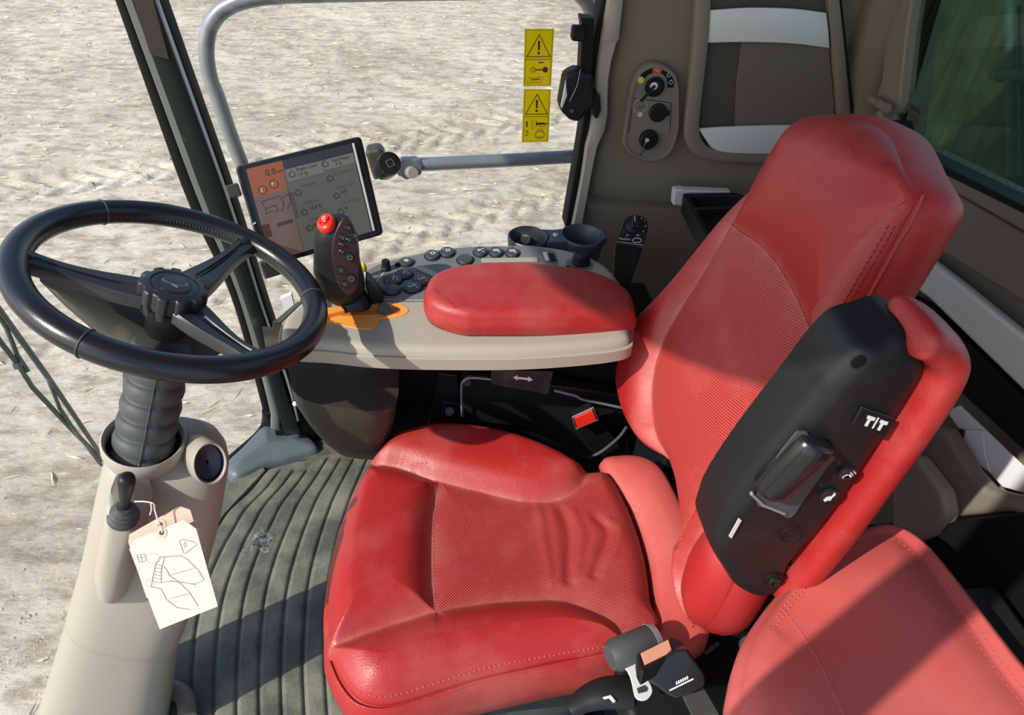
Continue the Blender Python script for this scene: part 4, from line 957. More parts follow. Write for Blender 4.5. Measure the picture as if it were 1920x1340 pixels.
# slots with pale trim, knobs, levers
def slot(pa, pb, wpx, m, nm='slide_strip', c=.0022, h=.003):
    a, b = fcn.px(*pa), fcn.px(*pb); d = (b-a)/np.linalg.norm(b-a); q = np.array([-d[1], d[0]])*fcn.rad(pa[0], pa[1], wpx)
    mb = MB(); mb.add(*g_flat(fcn, [a-q, b-q, b+q, a+q], h, c=c)); return mb.build(nm, m, con, bevel=.0015)
slot((782, 503), (826, 523), 7, M_['taupe']); slot((903, 492), (1008, 490), 7.5, M_['taupe'])
slot((1021, 476), (1027, 492), 4, M_['silver'], 'lever_scale'); slot((1032, 478), (1038, 492), 5, M_['matblack'], 'throttle_slot', h=.0026)
def knobup(px, r0, r1, H, m, nm='knob', c=.0022, flutes=0):
    q = fcn.px(px[0], px[1], c); f = Fr(fcn.p(q[0], q[1], c), fcn.u, n=fcn.n); R0 = fcn.rad(px[0], px[1], r0); R1 = fcn.rad(px[0], px[1], r1)
    rings = []
    for h_, r_ in ((0, R0), (H*.25, R0), (H*.3, (R0+R1)/2), (H*.9, R1), (H, R1*.9)):
        rings.append([f.p((r_-(.0007 if flutes and k % 3 == 0 and h_ > H*.26 else 0))*math.cos(2*math.pi*k/36), (r_-(.0007 if flutes and k % 3 == 0 and h_ > H*.26 else 0))*math.sin(2*math.pi*k/36), h_) for k in range(36)])
    mb = MB(); mb.add(*g_loft(rings)); return mb.build(nm, m, con, angle=35)
knobup((724, 505), 9, 7.5, .018, M_['black'], flutes=1); knobup((745, 497), 5, 4, .004, M_['matblack'], 'socket')
knobup((1089, 493), 17.5, 15, .022, M_['black'], c=.0)
mb = MB(); q = fcn.px(1086, 497); f = Fr(fcn.p(q[0], q[1], 0), fcn.u, n=fcn.n); mb.add(*g_rev(f, [(.0245, 0), (.0245, .001), (.001, .001)], 36)); mb.build('knob_dial_plate', M_['panel'], con)
mb = MB()
for k in range(9):
    a = 2.2+k*.45; mb.add(*g_strip(f, [(.020*math.cos(a), .020*math.sin(a)), (.0232*math.cos(a), .0232*math.sin(a))], .0008, c=.001, h=.0003))
mb.build('dial_marks', M_['white'], con, smooth=False)
# yellow tipped lever
q = fcn.px(690, 521); b0 = fcn.p(q[0], q[1], 0); 
mb = MB(); mb.add(*g_tube([b0, b0+np.array([-.004, 0, .016])], [.0042, .0032], 14)); lv_ = mb.build('small_lever', M_['silver'], con)
mb = MB(); ff = Fr(b0+np.array([-.004, 0, .014]), (1, 0, 0), n=(-.2, 0, 1)); mb.add(*g_rev(ff, [(.003, 0), (.0047, .003), (.0050, .008), (.0045, .013), (.002, .0155)], 18)); mb.build('lever_tip', M_['yellowbtn'], lv_)
mb = MB(); mb.add(*g_strip(fcn, cat(C_([(688, 530), (700, 519), (718, 513), (712, 523), (698, 534)]), 4, True), .0016, c=.001, h=.0015, closed=True)); mb.build('lever_gate', M_['silver'], con)
# orange gate plate
op = C_([(596, 590), (612, 578), (636, 577), (690, 572), (716, 567), (742, 568), (760, 575), (766, 582), (757, 590), (738, 595), (718, 596), (711, 600), (709, 606), (700, 615), (690, 617), (656, 613), (620, 604), (598, 598)], .002)
mb = MB(); mb.add(*g_flat(fcn, [tuple(p) for p in resample(np.array(cat(op, 4, True)), 110)], .0022, c=.0)); gate = mb.build('gate_plate', M_['orange'], con, bevel=.0008)
sl = C_([(640, 585), (690, 583), (720, 577), (742, 577), (750, 582), (742, 588), (700, 590), (640, 592)], .002)
mb = MB(); mb.add(*g_flat(fcn, [tuple(p) for p in resample(np.array(cat(sl, 4, True)), 60)], .0004, c=.0022)); mb.build('gate_slot', mat('orange_slot_liner', (.50, .13, .02), .6), gate)
mb = MB(); mb.add(*g_prism([fcn.p(*p, .002) for p in C_([(606, 587), (640, 582), (648, 590), (610, 600)])], (0, 0, .008))); mb.build('gate_ramp', M_['orange'], gate, bevel=.0015)
# red arm pad
pad = C_([(799, 592), (800, 572), (812, 553), (845, 538), (900, 530), (1000, 527), (1090, 532), (1150, 548), (1180, 570), (1187, 598), (1182, 611), (1100, 622), (1000, 629), (900, 630), (868, 629), (830, 620), (806, 607)], .004)
pad = resample(np.array(cat(pad, 5, True)), 220); fpd = Fr(fcn.p(0, 0, .048), (1, 0, 0), v=(0, 1, 0))
mmp = {'arm_pad': M_['leather'], }
pillow(fpd, pad, base=(.003, .03), R=.015, extra=lambda P: -.10*np.clip(P[:, 0]-.02, 0, 1)**2*3, side=((.003, .006), (.003, .016), (-.001, .028)), nr=50, na=220, mats=mmp, parent=con, rest='arm_pad')
ps = np.array(cat(C_([(812, 560), (838, 582), (856, 596)], .03), 6))
for d_ in (0, .004):
    stitches(fpd, ps+np.array([d_, -.0]), pillow.surf, M_['thread_dark'], con)
# storage housing under the front of the console
y0 = .86
rg = [pxring((548, 668), (748, 700), .90, .10, 44, 4), pxring((556, 700), (746, 712), .90, .10, 44, 4), pxring((575, 735), (742, 750), .91, .098, 44, 3.4), pxring((597, 770), (739, 785), .925, .09, 44, 3.0), pxring((618, 792), (735, 806), .94, .08, 44, 3), pxring((648, 808), (720, 814), .95, .05, 44, 2.6)]
mb = MB(); mb.add(*g_loft(rg[::-1])); mb.build('lower_housing', M_['housing'], con, angle=60)
mb = MB(); mb.add(*g_tube([at(566, 752, y=1.0), at(553, 757, y=1.02)], .005, 16)); mb.build('clear_nozzle', M_['silver'], con)
# angular bracket at the front
br = [(492, 614), (510, 616), (512, 603), (522, 604), (528, 601), (527, 646), (498, 652)]
mb = MB(); mb.add(*g_prism([at(*p, y=.965) for p in br], (0, .004, 0))); mb.add(*g_prism([at(512, 603, y=.963), at(527, 603, y=.963), at(570, 562, y=1.09), at(556, 566, y=1.09)], (0, 0, -.004))); mb.build('side_bracket', M_['housing'], con, bevel=.001)
mb = MB(); mb.add(*g_prism([at(*p, y=1.10) for p in [(526, 560), (546, 552), (551, 572), (534, 584)]], (0, .01, 0))); tag(mb.build('paper_note', M_['paper']), 'scrap of white paper tucked behind the front of the console', 'paper')
# carriage below
mb = MB(); mb.add(*g_box((.19, 1.02, .40), .25, .07, .20)); mb.build('carriage', M_['matblack'], con, bevel=.008)
def plate(pts, y, dep, m, nm, parent=con, bev=.002, n=None):
    P = [at(*p, y=y) for p in pts]; mb = MB(); mb.add(*g_prism(P, (0, dep, 0))); return mb.build(nm, m, parent, bevel=bev)
plate([(822, 700), (858, 704), (862, 760), (850, 800), (800, 800), (815, 750)], .925, .02, M_['blkmetal'], 'slide_plate')
plate([(866, 712), (880, 704), (935, 708), (1160, 740), (1170, 762), (1180, 860), (1090, 860), (980, 800), (868, 790)], .912, .03, M_['blkmetal'], 'slide_cover', bev=.005)
lp = plate([(921, 695), (1038, 697), (1028, 740), (921, 721)], .895, .004, mat('dark_grey_label', (.035, .03, .035), .5, noise=(25, (.12, .12, .12), .5, .5)), 'arrow_plate')
ar = [(962, 707), (971, 703), (970, 706), (990, 708), (991, 705), (999, 712), (990, 715), (990, 712), (970, 710), (970, 713)]
plate(ar, .894, -.0005, M_['white'], 'double_arrow', lp, 0)
for p in [(876, 717)]:
    mb = MB(); mb.add(*g_tube([at(p[0], p[1], y=.910), at(p[0], p[1], y=.903)], .0065, 18)); mb.build('bolt', M_['blkmetal'], con)
plate([(831, 754), (862, 756), (860, 786), (828, 784)], .915, .03, M_['blkmetal'], 'stop_block')
mb = MB(); mb.add(*g_tube([at(843, 771, y=.912), at(843, 771, y=.905)], .008, 18)); mb.build('bolt', M_['blkmetal'], con)
mb = MB(); mb.add(*g_tube(cat([at(*p, y=.90) for p in [(866, 780), (865, 725), (872, 712), (885, 708), (930, 712)]], 5), .002, 8)); mb.build('guide_wire', M_['steel'], con)
mb = MB(); mb.add(*g_tube([at(1040, 732, y=.89), at(1080, 742, y=.89), at(1090, 748, y=.89), at(1165, 764, y=.89)], .0025, 8)); mb.build('guide_rail', M_['steel'], con)

# ------------------------------------------------------------------ control stick
js = thing('control_stick', 'black curved multifunction control stick with a red button on its tip', 'joystick', at(680, 600, z=ZC))
def jr(l, r_, y_=.945, d_=.026, e=2.6): return pxring(l, r_, y_, d_, 40, e)
rg = [jr((604, 412), (644, 405), .945, .010), jr((596, 424), (656, 412), .945, .020), jr((590, 445), (667, 432), .945, .025), jr((588, 475), (673, 462), .943, .027), jr((588, 505), (675, 490), .94, .028), jr((595, 530), (682, 516), .937, .028), jr((607, 550), (684, 535), .934, .026), jr((625, 563), (680, 553), .932, .020), jr((640, 568), (672, 562), .93, .012)]
mb = MB(); mb.add(*g_loft(rg[::-1])); grip = mb.build('grip', M_['black'], js, angle=60)
mb = MB(); pf = [(649, 409), (657, 414), (663, 426), (668, 442), (670, 465), (671, 489), (674, 504), (673, 527), (668, 543), (657, 554), (645, 549), (634, 530), (626, 503), (622, 476), (625, 448), (634, 424), (642, 412)]
P0 = at(648, 480, y=.9125); nP = np.array([.30, -.90, .28])
Pf = [pp(*p, P0, nP) for p in cat([np.array(p, float) for p in pf], 3, True)]
mb.add(*g_prism(Pf, nP/np.linalg.norm(nP)*-.012)); kp = mb.build('keypad', M_['maroon'], js, bevel=.002)
fk2 = Fr(P0+nP/np.linalg.norm(nP)*.0, (.95, .30, 0), n=nP)
def kbtn(px, r, h=.003):
    q = fk2.px(*px); R_ = fk2.rad(px[0], px[1], r); f = Fr(fk2.p(q[0], q[1]), fk2.u, n=fk2.n)
    o = obj('keypad_button', *g_rev(f, [(R_, -.001), (R_, h*.8), (R_*.85, h), (R_*.3, h*.85)], 24), M_['gloss'], js, angle=40)
    mb = MB(); mb.add(*g_strip(Fr(f.p(0, 0, h*.9), f.u, n=f.n), circ(0, 0, R_*.4, 12), R_*.1, h=.0004, closed=True)); mb.build('button_symbol', M_['greyink'], o, smooth=False)
for p, r in [((652, 427), 6), ((664, 441), 6.5), ((653, 449), 5), ((641, 445), 6), ((640, 458), 5), ((640, 471), 5), ((656, 482), 9.5), ((637, 506), 7.5), ((659, 522), 10), ((645, 532), 6)]: kbtn(p, r)
mb = MB(); fr2 = Fr(at(612, 419, y=.935), (1, .2, -.2), n=(-.45, -.3, .85)); mb.add(*g_rev(fr2, [(.0135, -.004), (.0138, .003), (.012, .006), (.0075, .0068), (.0065, .004), (.002, .0045)], 28, ell=1.15)); rb = mb.build('red_button', M_['redbtn'], js, angle=50)
mb = MB(); mb.add(*g_rev(Fr(fr2.p(.003, 0, .004), fr2.u, n=fr2.n), [(.0065, 0), (.006, .006), (.003, .0075)], 20)); mb.build('button_cap', M_['redbtn'], rb)
mb = MB(); mb.add(*g_strip(Fr(fr2.p(.003, 0, .0118), fr2.u, n=fr2.n), circ(0, 0, .0025, 12), .0008, h=.0004, closed=True)); mb.build('button_symbol', M_['white'], rb, smooth=False)
rg = [jr((628, 556), (682, 545), .935, .020), jr((634, 572), (692, 560), .93, .022), jr((640, 584), (700, 574), .93, .024), jr((645, 592), (698, 586), .932, .022, 2.2), jr((660, 594), (697, 592), .93, .014, 2.1), jr((664, 604), (696, 604), .925, .013, 2.1)]
mb = MB(); mb.add(*g_loft(rg[::-1])); mb.build('stick_neck', M_['black'], js, angle=50)
mb = MB(); mb.add(*g_prism([at(*p, y=.93) for p in [(684, 526), (694, 530), (717, 560), (720, 568), (712, 582), (700, 580), (690, 556)]], (0, .03, 0))); mb.build('wrist_rest', M_['black'], js, bevel=.004)
mb = MB(); mb.add(*g_tube([at(718, 574, y=.94), at(721, 579, y=.90)], [.0085, .0095], 20)); mb.build('lock_knob', M_['black'], js, angle=40)

# ------------------------------------------------------------------ monitor
def proj(P): d = P-CAM; z = d @ FW; return CX+FPX*(d @ RT)/z, CY-FPX*(d @ UP)/z
o0, mu, mv = quad([(441, 312), (677, 256), (719, 439), (497, 503)], at(441, 312, z=.845))
LU, LV = np.linalg.norm(mu), np.linalg.norm(mv)
fmn = Fr(o0, mu, v=mv)
nn_ = fmn.n if fmn.n @ (CAM-o0) > 0 else -fmn.n
mon = thing('display_monitor', 'dark touchscreen monitor with orange corner readout on a stand', 'monitor', o0+(mu+mv)/2)
def mp_(a, b, c=0.0): return o0+mu*a+mv*b+nn_*c
rnd = []
for cx_, cy_, a0 in ((.04, .05, math.pi), (.97, .04, 1.5*math.pi), (.97, .96, 0), (.04, .95, .5*math.pi)):
    for k in range(6): a = a0+k*math.pi/10; rnd.append((cx_+.035*math.cos(a), cy_+.045*math.sin(a)))
rings = []
for sc_, dz in ((.90, -.040), (.985, -.034), (1.0, -.020), (1.0, -.004), (.99, .0)):
    rings.append([mp_(.5+(a-.5)*sc_, .5+(b-.5)*sc_, dz) for a, b in rnd])
rings = [[p+(-mu/LU*.0) for p in r] for r in rings]
mb = MB(); mb.add(*g_loft(rings)); hs_ = mb.build('monitor_housing', M_['black'], mon, angle=45)
sq = [(461, 317), (666, 267), (705, 431), (508, 490)]
def inpl(px): return pp(px[0], px[1], o0+nn_*.0008, nn_)
scq = [inpl(p) for p in sq]
mb = MB(); mb.add(*g_prism([inpl(p) for p in [(452, 312), (672, 259), (714, 437), (505, 499)]], nn_*.0006)); mb.build('bezel', M_['gloss'], mon, smooth=False)
S0, SU, SV = scq[0]+nn_*.0012, (scq[1]-scq[0]), (scq[3]-scq[0])
def spt(a, b): return S0+SU*a*(1)+SV*b+(scq[2]-scq[0]-SU-SV)*a*b
EM = lambda n_, c, e, r=.25: mat(n_, c, r, emit=(c, e))
M_scr = EM('grey_lit_screen', (.085, .085, .075), .3); M_scr2 = EM('dark_screen_header', (.03, .03, .035), .3); M_or = EM('orange_screen_area', (.25, .075, .03), .25); M_pk = EM('pinkish_screen_column', (.13, .085, .075), .25)
M_lt = EM('pale_screen_tile', (.12, .12, .11), .35); M_dk = EM('dark_screen_text', (.018, .018, .02), .0, .4); M_mid = EM('grey_screen_text', (.06, .06, .058), .2, .4)
scr = obj('screen', *g_prism([spt(0, 0), spt(1, 0), spt(1, 1), spt(0, 1)], nn_*.0003), M_scr, mon, smooth=False)
def area(a0, b0, a1, b1, m, nm, k=.0004): return obj(nm, *g_prism([spt(a0, b0)+nn_*.0003, spt(a1, b0)+nn_*.0003, spt(a1, b1)+nn_*.0003, spt(a0, b1)+nn_*.0003], nn_*k), m, scr, smooth=False)
area(.32, .0, 1, .10, M_scr2, 'screen_header'); area(0, 0, .315, .16, M_or, 'speed_readout'); area(0, .16, .30, .30, M_or, 'gear_readout'); area(0, .30, .30, 1, M_pk, 'left_column'); area(.325, .10, .66, .23, M_lt, 'readout_tile'); area(.665, .10, .96, .21, M_lt, 'readout_tile')
area(.955, .0, 1, 1, M_['blkmetal'], 'screen_edge'); area(.965, .0, .985, 1, M_['silver'], 'screen_edge_line', .0006)
area(.13, .62, .28, .66, M_mid, 'status_bar'); area(.0, .60, .07, .74, EM('brown_screen_tile', (.10, .03, .02), .3), 'screen_tile'); area(.0, .80, .07, .96, EM('yellow_screen_tile', (.35, .2, .03), .4), 'screen_tile'); area(.30, .34, .335, .62, M_mid, 'level_bar')
area(.48, .94, .75, 1.0, M_mid, 'status_bar')
class SF:
    def __init__(s, a, b): s.o = spt(a, b)+nn_*.0009; s.u = SU/np.linalg.norm(SU); s.v = -SV/np.linalg.norm(SV)
    def p(s, a, b, c=0.0): return s.o+s.u*a+s.v*b+nn_*c
def stext(a, b, t_, size, m): 
    W, F = textmesh(None, t_, SF(a, b), size, None, None, c=0, align='LEFT'); obj('screen_text', W, F, m, scr, smooth=False)
stext(.15, .09, '0.0', .0135, M_dk); stext(.25, .10, 'mph', .006, M_dk); stext(.07, .245, '2', .008, M_['white']); stext(.175, .215, 'P', .0075, M_['white'])
stext(.42, .13, 'Engine Load', .0068, M_dk); stext(.42, .19, '17 %', .0085, M_dk); stext(.75, .13, 'Reel Height', .0064, M_dk); stext(.77, .175, '5 %', .0075, M_dk)
stext(.42, .31, 'Yield, Dry', .0062, M_mid); stext(.72, .27, 'Yield, Moisture', .0055, M_mid); stext(.42, .49, 'Moisture', .0062, M_mid); stext(.44, .56, '13.5 %', .008, M_dk); stext(.72, .42, 'Moisture, Dry', .0055, M_mid); stext(.76, .48, '0.0', .008, M_dk)
stext(.42, .68, 'Tailings Volume', .0062, M_mid); stext(.44, .75, '0', .008, M_dk); stext(.74, .60, 'Volume, Dry', .0055, M_mid); stext(.76, .66, '0', .008, M_dk)
def icon_(V, F): return obj('screen_icon', V, F, M_dk, scr, smooth=False)
for (a, b) in ((.07, .245), (.18, .215)): icon_(*g_strip(SF(a+.012, b), circ(.001, 0, .0065, 20), .0006, h=.0003, closed=True))
sf = SF(.05, .36)
for pts in ([(0, 0), (.030, .002), (.034, -.010), (.028, -.022), (.022, -.018), (.020, -.010), (.004, -.012), (0, 0)], [(.004, -.012), (.002, -.020), (.012, -.018), (.020, -.022), (.022, -.018)], [(.034, -.002), (.046, .002), (.044, -.014), (.036, -.020)]): icon_(*g_strip(sf, pts, .0006, h=.0003))
for a, b in ((.37, .16), (.68, .14), (.69, .30), (.38, .36), (.39, .58), (.71, .50), (.40, .76), (.71, .68)): icon_(*g_strip(SF(a, b), [(-.004, -.004), (.004, -.004), (.005, 0), (0, .005), (-.005, 0)], .0009, h=.0003, closed=True))
mb = MB(); mb.add(*g_prism([mp_(.005, .55, .0008), mp_(.03, .54, .0008), mp_(.03, .553, .0008), mp_(.006, .563, .0008)], nn_*.0004)); mb.build('side_light', M_['white'], mon, smooth=False)
# stand
mb = MB(); mb.add(*g_tube([mp_(.55, .7, -.045), mp_(.6, 1.0, -.06), at(640, 545, z=.66)], .016, 14)); mb.build('stand_arm', M_['black'], mon)
mb = MB(); mb.add(*g_box(mp_(.06, 1.04, -.03), .017, .014, .012, Fr(o0, mu, v=mv))); mb.build('lower_lug', M_['housing'], mon, bevel=.003)
mb = MB(); mb.add(*g_box(mp_(-.055, .22, -.03), .010, .010, .010, Fr(o0, mu, v=mv))); mb.build('side_clip', M_['housing'], mon, bevel=.002)
# round knob beside the monitor
fr3 = Fr(at(731, 306, y=1.02), (.95, .3, 0), n=(.30, -.72, .62)); R3 = fr3.rad(731, 306, 22)
kn = thing('round_camera_knob', 'black round cylindrical unit marked with a small square beside the monitor', 'knob', at(731, 306, y=1.04))
mb = MB(); mb.add(*g_rev(fr3, [(R3*.8, -.045), (R3*.95, -.035), (R3*1.0, -.02), (R3*1.02, -.003), (R3*.97, .001), (R3*.5, .0015)], 40)); mb.build('knob_barrel', M_['gloss'], kn, angle=40)
mb = MB(); mb.add(*g_strip(Fr(fr3.o, fr3.u*.95+fr3.v*.3, n=fr3.n), [(-.005, -.005), (.005, -.005), (.005, .005), (-.005, .005)], .0008, c=.0014, h=.0006, closed=True)); mb.build('square_mark', mat('brass_print', (.25, .22, .08), .5), kn, smooth=False)
mb = MB(); mb.add(*g_prism([at(*p, y=1.075) for p in [(684, 284), (712, 279), (722, 290), (722, 330), (702, 342), (694, 318)]], (0, .03, 0))); mb.build('mounting_bracket', M_['housing'], kn, bevel=.006)

# ------------------------------------------------------------------ cup holder
cup = thing('cup_holder', 'dark blue-grey double cup holder behind the console', 'cup holder', at(1040, 450, z=.62))
M_['cup'] = mat('blue_grey_plastic', (.055, .068, .082), .38)
zt = .672
for i, (p, rpx) in enumerate([((990, 444), 40), ((1092, 441), 43)]):
    c = at(*p, z=zt); f = Fr(c, (1, 0, 0), v=(0, 1, 0)); r = f.rad(p[0], p[1], rpx-4)
    mb = MB(); mb.add(*g_rev(f, [(r*.80, -.066), (r*.92, -.06), (r*1.06, -.004), (r*1.06, .001), (r*1.0, .003), (r*.93, .001), (r*.82, -.055), (.001, -.057)], 44)); mb.build('cup_well', M_['cup'], cup, angle=60)
c1, c2 = at(990, 444, z=zt), at(1092, 441, z=zt)
f = Fr((c1+c2)/2, c2-c1, v=(0, 1, 0)); hw = np.linalg.norm(c2-c1)/2
def arcpts(cx_, r, a0, a1, n=8): return [(cx_+r*math.cos(a0+(a1-a0)*k/n), r*math.sin(a0+(a1-a0)*k/n)) for k in range(n+1)]
r = .034
out_ = arcpts(-hw, r, -.9, .9, 10)[::1]
brd = [(-hw+r*.86, r*.75), (0, r*.66), (hw-r*.86, r*.75), (hw-r*1.1, .012), (hw-r*1.18, 0), (hw-r*1.1, -.012), (hw-r*.86, -r*.75), (0, -r*.72), (-hw+r*.86, -r*.75), (-hw+r*1.1, -.012), (-hw+r*1.18, 0), (-hw+r*1.1, .012)]
mb = MB(); mb.add(*g_flat(f, brd[::-1], .022, c=-.020)); mb.build('bridge', M_['cup'], cup, bevel=.003)
mb = MB(); ff = Fr(f.p(0, 0, .002), f.u, v=f.v); mb.add(*g_rev(ff, [(.0052, 0), (.005, .002), (.003, .003)], 20)); mb.build('bridge_button', M_['silver'], cup)
mb = MB(); q = at(985, 449, z=.655); ff = Fr(q, (1, 0, 0), n=(-.2, -.7, .6)); mb.add(*g_rev(ff, [(.0095, -.004), (.0095, .002), (.004, .003)], 24)); mb.build('round_insert', M_['taupe_dark'], cup)
mb = MB(); e_ = c2+np.array([r*1.05, 0, 0]); mb.add(*g_box(e_+np.array([.004, -.004, -.003]), .004, .016, .010)); mb.build('lip', M_['cup'], cup, bevel=.002)

# ------------------------------------------------------------------ header dial bracket
dl = thing('dial_bracket', 'black bracket with a pointer knob and a 0 to 10 scale beside the console', 'dial', at(1180, 520, y=1.16))
nd = np.array([-.15, -.72, .66]); Pd = at(1188, 440, y=1.14)
def dp(x, y, c=0.0): return pp(x, y, Pd, nd)+nd/np.linalg.norm(nd)*c
pl = [(1166, 425), (1170, 414), (1178, 406), (1190, 402), (1203, 404), (1213, 411), (1216, 424), (1212, 445), (1206, 462), (1155, 455)]
mb = MB(); mb.add(*g_prism([dp(*p) for p in pl], -nd*.006)); mb.build('dial_plate', M_['gloss'], dl, bevel=.002)
mb = MB(); mb.add(*g_prism([dp(*p, -.004) for p in [(1155, 456), (1206, 463), (1186, 522), (1176, 545), (1148, 545), (1150, 520)]], -nd*.02)); mb.build('bracket_arm', M_['matblack'], dl, bevel=.004)
fd = Fr(dp(1188, 424), (.99, -.1, .1), n=nd); rk = fd.rad(1188, 424, 15)
mb = MB(); mb.add(*g_rev(fd, [(rk, 0), (rk*.95, .006), (rk*.7, .008)], 30)); k1 = mb.build('pointer_knob', M_['black'], dl, angle=40)
mb = MB(); mb.add(*g_flat(fd, [(-rk*.42, -rk*.5), (rk*.42, -rk*.5), (rk*.35, rk*.9), (0, rk*1.25), (-rk*.35, rk*.9)], .014, c=.006)); mb.build('pointer', M_['gloss'], k1, bevel=.0015)
mb = MB(); mb.add(*g_strip(fd, [(0, rk*.3), (0, rk*1.05)], .0012, c=.0200, h=.0004)); mb.build('pointer_line', M_['white'], k1, smooth=False)
for t_, px, s_ in [('0', (1176, 441), .0062), ('10', (1195, 441), .0062), ('1', (1170, 434), .005), ('9', (1206, 434), .005), ('8', (1210, 424), .005), ('7', (1209, 414), .005), ('6', (1203, 409), .005), ('MacDon', (1171, 448), .0062)]:
    q = fd.px(*px); textmesh('dial_lettering', t_, fd, s_, M_['white'], dl, at2=(q[0], q[1]), c=.0006, rot=-.12, align='CENTER')
mb = MB(); mb.add(*g_strip(fd, fd.pxs([(1157, 453), (1206, 460)]), .0008, c=.0004)); 
cq = fd.pxs([(1185, 451), (1189, 447), (1194, 446), (1201, 448), (1203, 452), (1197, 455), (1188, 454)]); mb.add(*g_strip(fd, cq, .0012, c=.0004, closed=True)); mb.build('scale_print', M_['white'], dl, smooth=False)

# ------------------------------------------------------------------ key switch plate on the right wall
fy = Fr((.42, 1.272, .88), (1, 0, 0), n=(0, -1, 0))
ks = thing('switch_plate', 'taupe oval plate with key switch and capped sockets on the fabric wall', 'switch panel', (.43, 1.275, .88))
ov = [(1223, 115), (1248, 122), (1262, 134), (1269, 150), (1271, 170), (1271, 205), (1270, 241), (1260, 275), (1248, 291), (1232, 299), (1207, 299), (1179, 287), (1168, 272), (1167, 255), (1172, 217), (1178, 180), (1185, 152), (1199, 127)]
ov2 = resample(np.array(cat(fy.pxs(ov), 4, True)), 120); cc = ov2.mean(0)
rings = [[fy.p(*(cc+(q-cc)*s_), h_) for q in ov2] for s_, h_ in ((1.0, -.004), (1.0, .006), (.97, .010), (.92, .010), (.90, .007), (.5, .0068), (.02, .0068))]
mb = MB(); mb.add(*g_loft(rings)); mb.build('plate', M_['taupe_dark'], ks, angle=50)
fz = Fr((.42, 1.272-.0070, .88), (1, 0, 0), n=(0, -1, 0))
mb = MB(); mb.add(*g_strip(fz, cat(fz.pxs([(1179, 250), (1183, 215), (1189, 184), (1256, 192), (1258, 196), (1256, 245)]), 1), .0010, c=.0, h=.0008)); mb.build('plate_joint', M_['matblack'], ks)
# scale arc
cq = fz.px(1226, 162); ra, rb_ = fz.rad(1226, 162, 26), fz.rad(1226, 162, 38)
def sector(a0, a1, r0_, r1_, m, nm, par=ks, h=.0008, c=0.0): 
    P = [(cq[0]+r1_*math.cos(a), cq[1]+r1_*math.sin(a)) for a in np.linspace(a0, a1, 14)]+[(cq[0]+r0_*math.cos(a), cq[1]+r0_*math.sin(a)) for a in np.linspace(a1, a0, 14)]
    mb = MB(); mb.add(*g_flat(fz, P, h, c=c)); return mb.build(nm, m, par, smooth=False)
sector(-.05, 2.75, ra, rb_, M_['gloss'], 'scale_arc'); sector(1.25, 1.85, ra*.98, rb_*1.05, M_['redlabel'], 'red_mark', h=.0012)
mb = MB()
for a, col_ in ((1.55, 0), (.72, 0), (.25, 0)):
    rm = (ra+rb_)/2; q = (cq[0]+rm*math.cos(a), cq[1]+rm*math.sin(a)); mb.add(*g_strip(fz, circ(q[0], q[1], .0032, 12), .0007, c=.0012, h=.0004, closed=True)); mb.add(*g_strip(fz, [(q[0]-.0016, q[1]+.003), (q[0]-.0016, q[1]+.0046), (q[0]+.0016, q[1]+.0046), (q[0]+.0016, q[1]+.003)], .0006, c=.0012, h=.0004))
mb.build('engine_symbols', M_['white'], ks, smooth=False)
disc(ks, 'yellow_lamp', fz, (1201, 149), 6.2, .004, M_['yellowbtn'])
o, fs1 = disc(ks, 'switch_collar', fz, (1227, 162), 18.5, .004, M_['matblack'])
o2, fs2 = disc(ks, 'switch_barrel', Fr(fz.o+fz.n*.004, fz.u, n=fz.n), (1226, 162), 14, .010, M_['black'])
disc(ks, 'key_barrel', Fr(fz.o+fz.n*.014, fz.u, n=fz.n), (1226, 161), 7.2, .002, M_['silver'])
key = thing('key', 'dark key standing in the ignition switch with a wire ring', 'key', at(1226, 162, y=1.25))
mb = MB(); a, b = at(1228, 160, y=1.252), at(1203, 189, y=1.222); mb.add(*g_tube([a, b], .0042, 4, flat=((0, 1, 0) @ np.eye(3), .6))); mb.build('key_blade', M_['black'], key, bevel=.0008)
fr4 = Fr(at(1200, 198, y=1.232), (1, 0, .2), n=(.1, -1, .1)); r4 = fr4.rad(1200, 198, 13.5)
mb = MB(); mb.add(*g_tube([fr4.p(r4*math.cos(a_), r4*math.sin(a_)) for a_ in np.linspace(0, 2*math.pi, 41)[:-1]], .0006, 6, closed=True)); mb.build('key_ring', M_['taupe'], key)
mb = MB(); ff = Fr(fr4.p(-.001, -r4-.003), fr4.u, n=fr4.n); mb.add(*g_rev(ff, [(.0042, -.0006), (.0042, .0006), (.0018, .0006), (.0018, -.0006)], 20, cap=False)); mb.build('ring_tag', M_['silver'], key)
textmesh('plate_lettering', 'AUX', fz, .0075, M_['ink'], ks, at2=tuple(fz.px(1203, 201)), c=.0002, rot=.0, align='CENTER')
o, f5 = disc(ks, 'socket_cap', fz, (1233, 210), 17, .007, M_['black'])
mb = MB(); q = fz.px(1250, 211); mb.add(*g_flat(fz, [(q[0]-.006, q[1]-.0055), (q[0]+.004, q[1]-.0045), (q[0]+.004, q[1]+.0045), (q[0]-.006, q[1]+.0055)], .006)); mb.build('cap_tab', M_['black'], o, bevel=.001)
o, f6 = disc(ks, 'lock_barrel', fz, (1215, 259), 17.5, .012, M_['black'])
o, f7 = disc(ks, 'lock_face', Fr(fz.o+fz.n*.012, fz.u, n=fz.n), (1213, 262), 3.6, .004, M_['silver'])
k2 = thing('hanging_key', 'slim silver key hanging from the lower black lock of the oval plate', 'key', at(1206, 275, y=1.245))
mb = MB(); mb.add(*g_tube([at(1213, 261, y=1.244), at(1207, 276, y=1.243), at(1202, 290, y=1.246)], [.0012, .0010, .0022], 8)); mb.build('key_blade', M_['chrome'], k2)
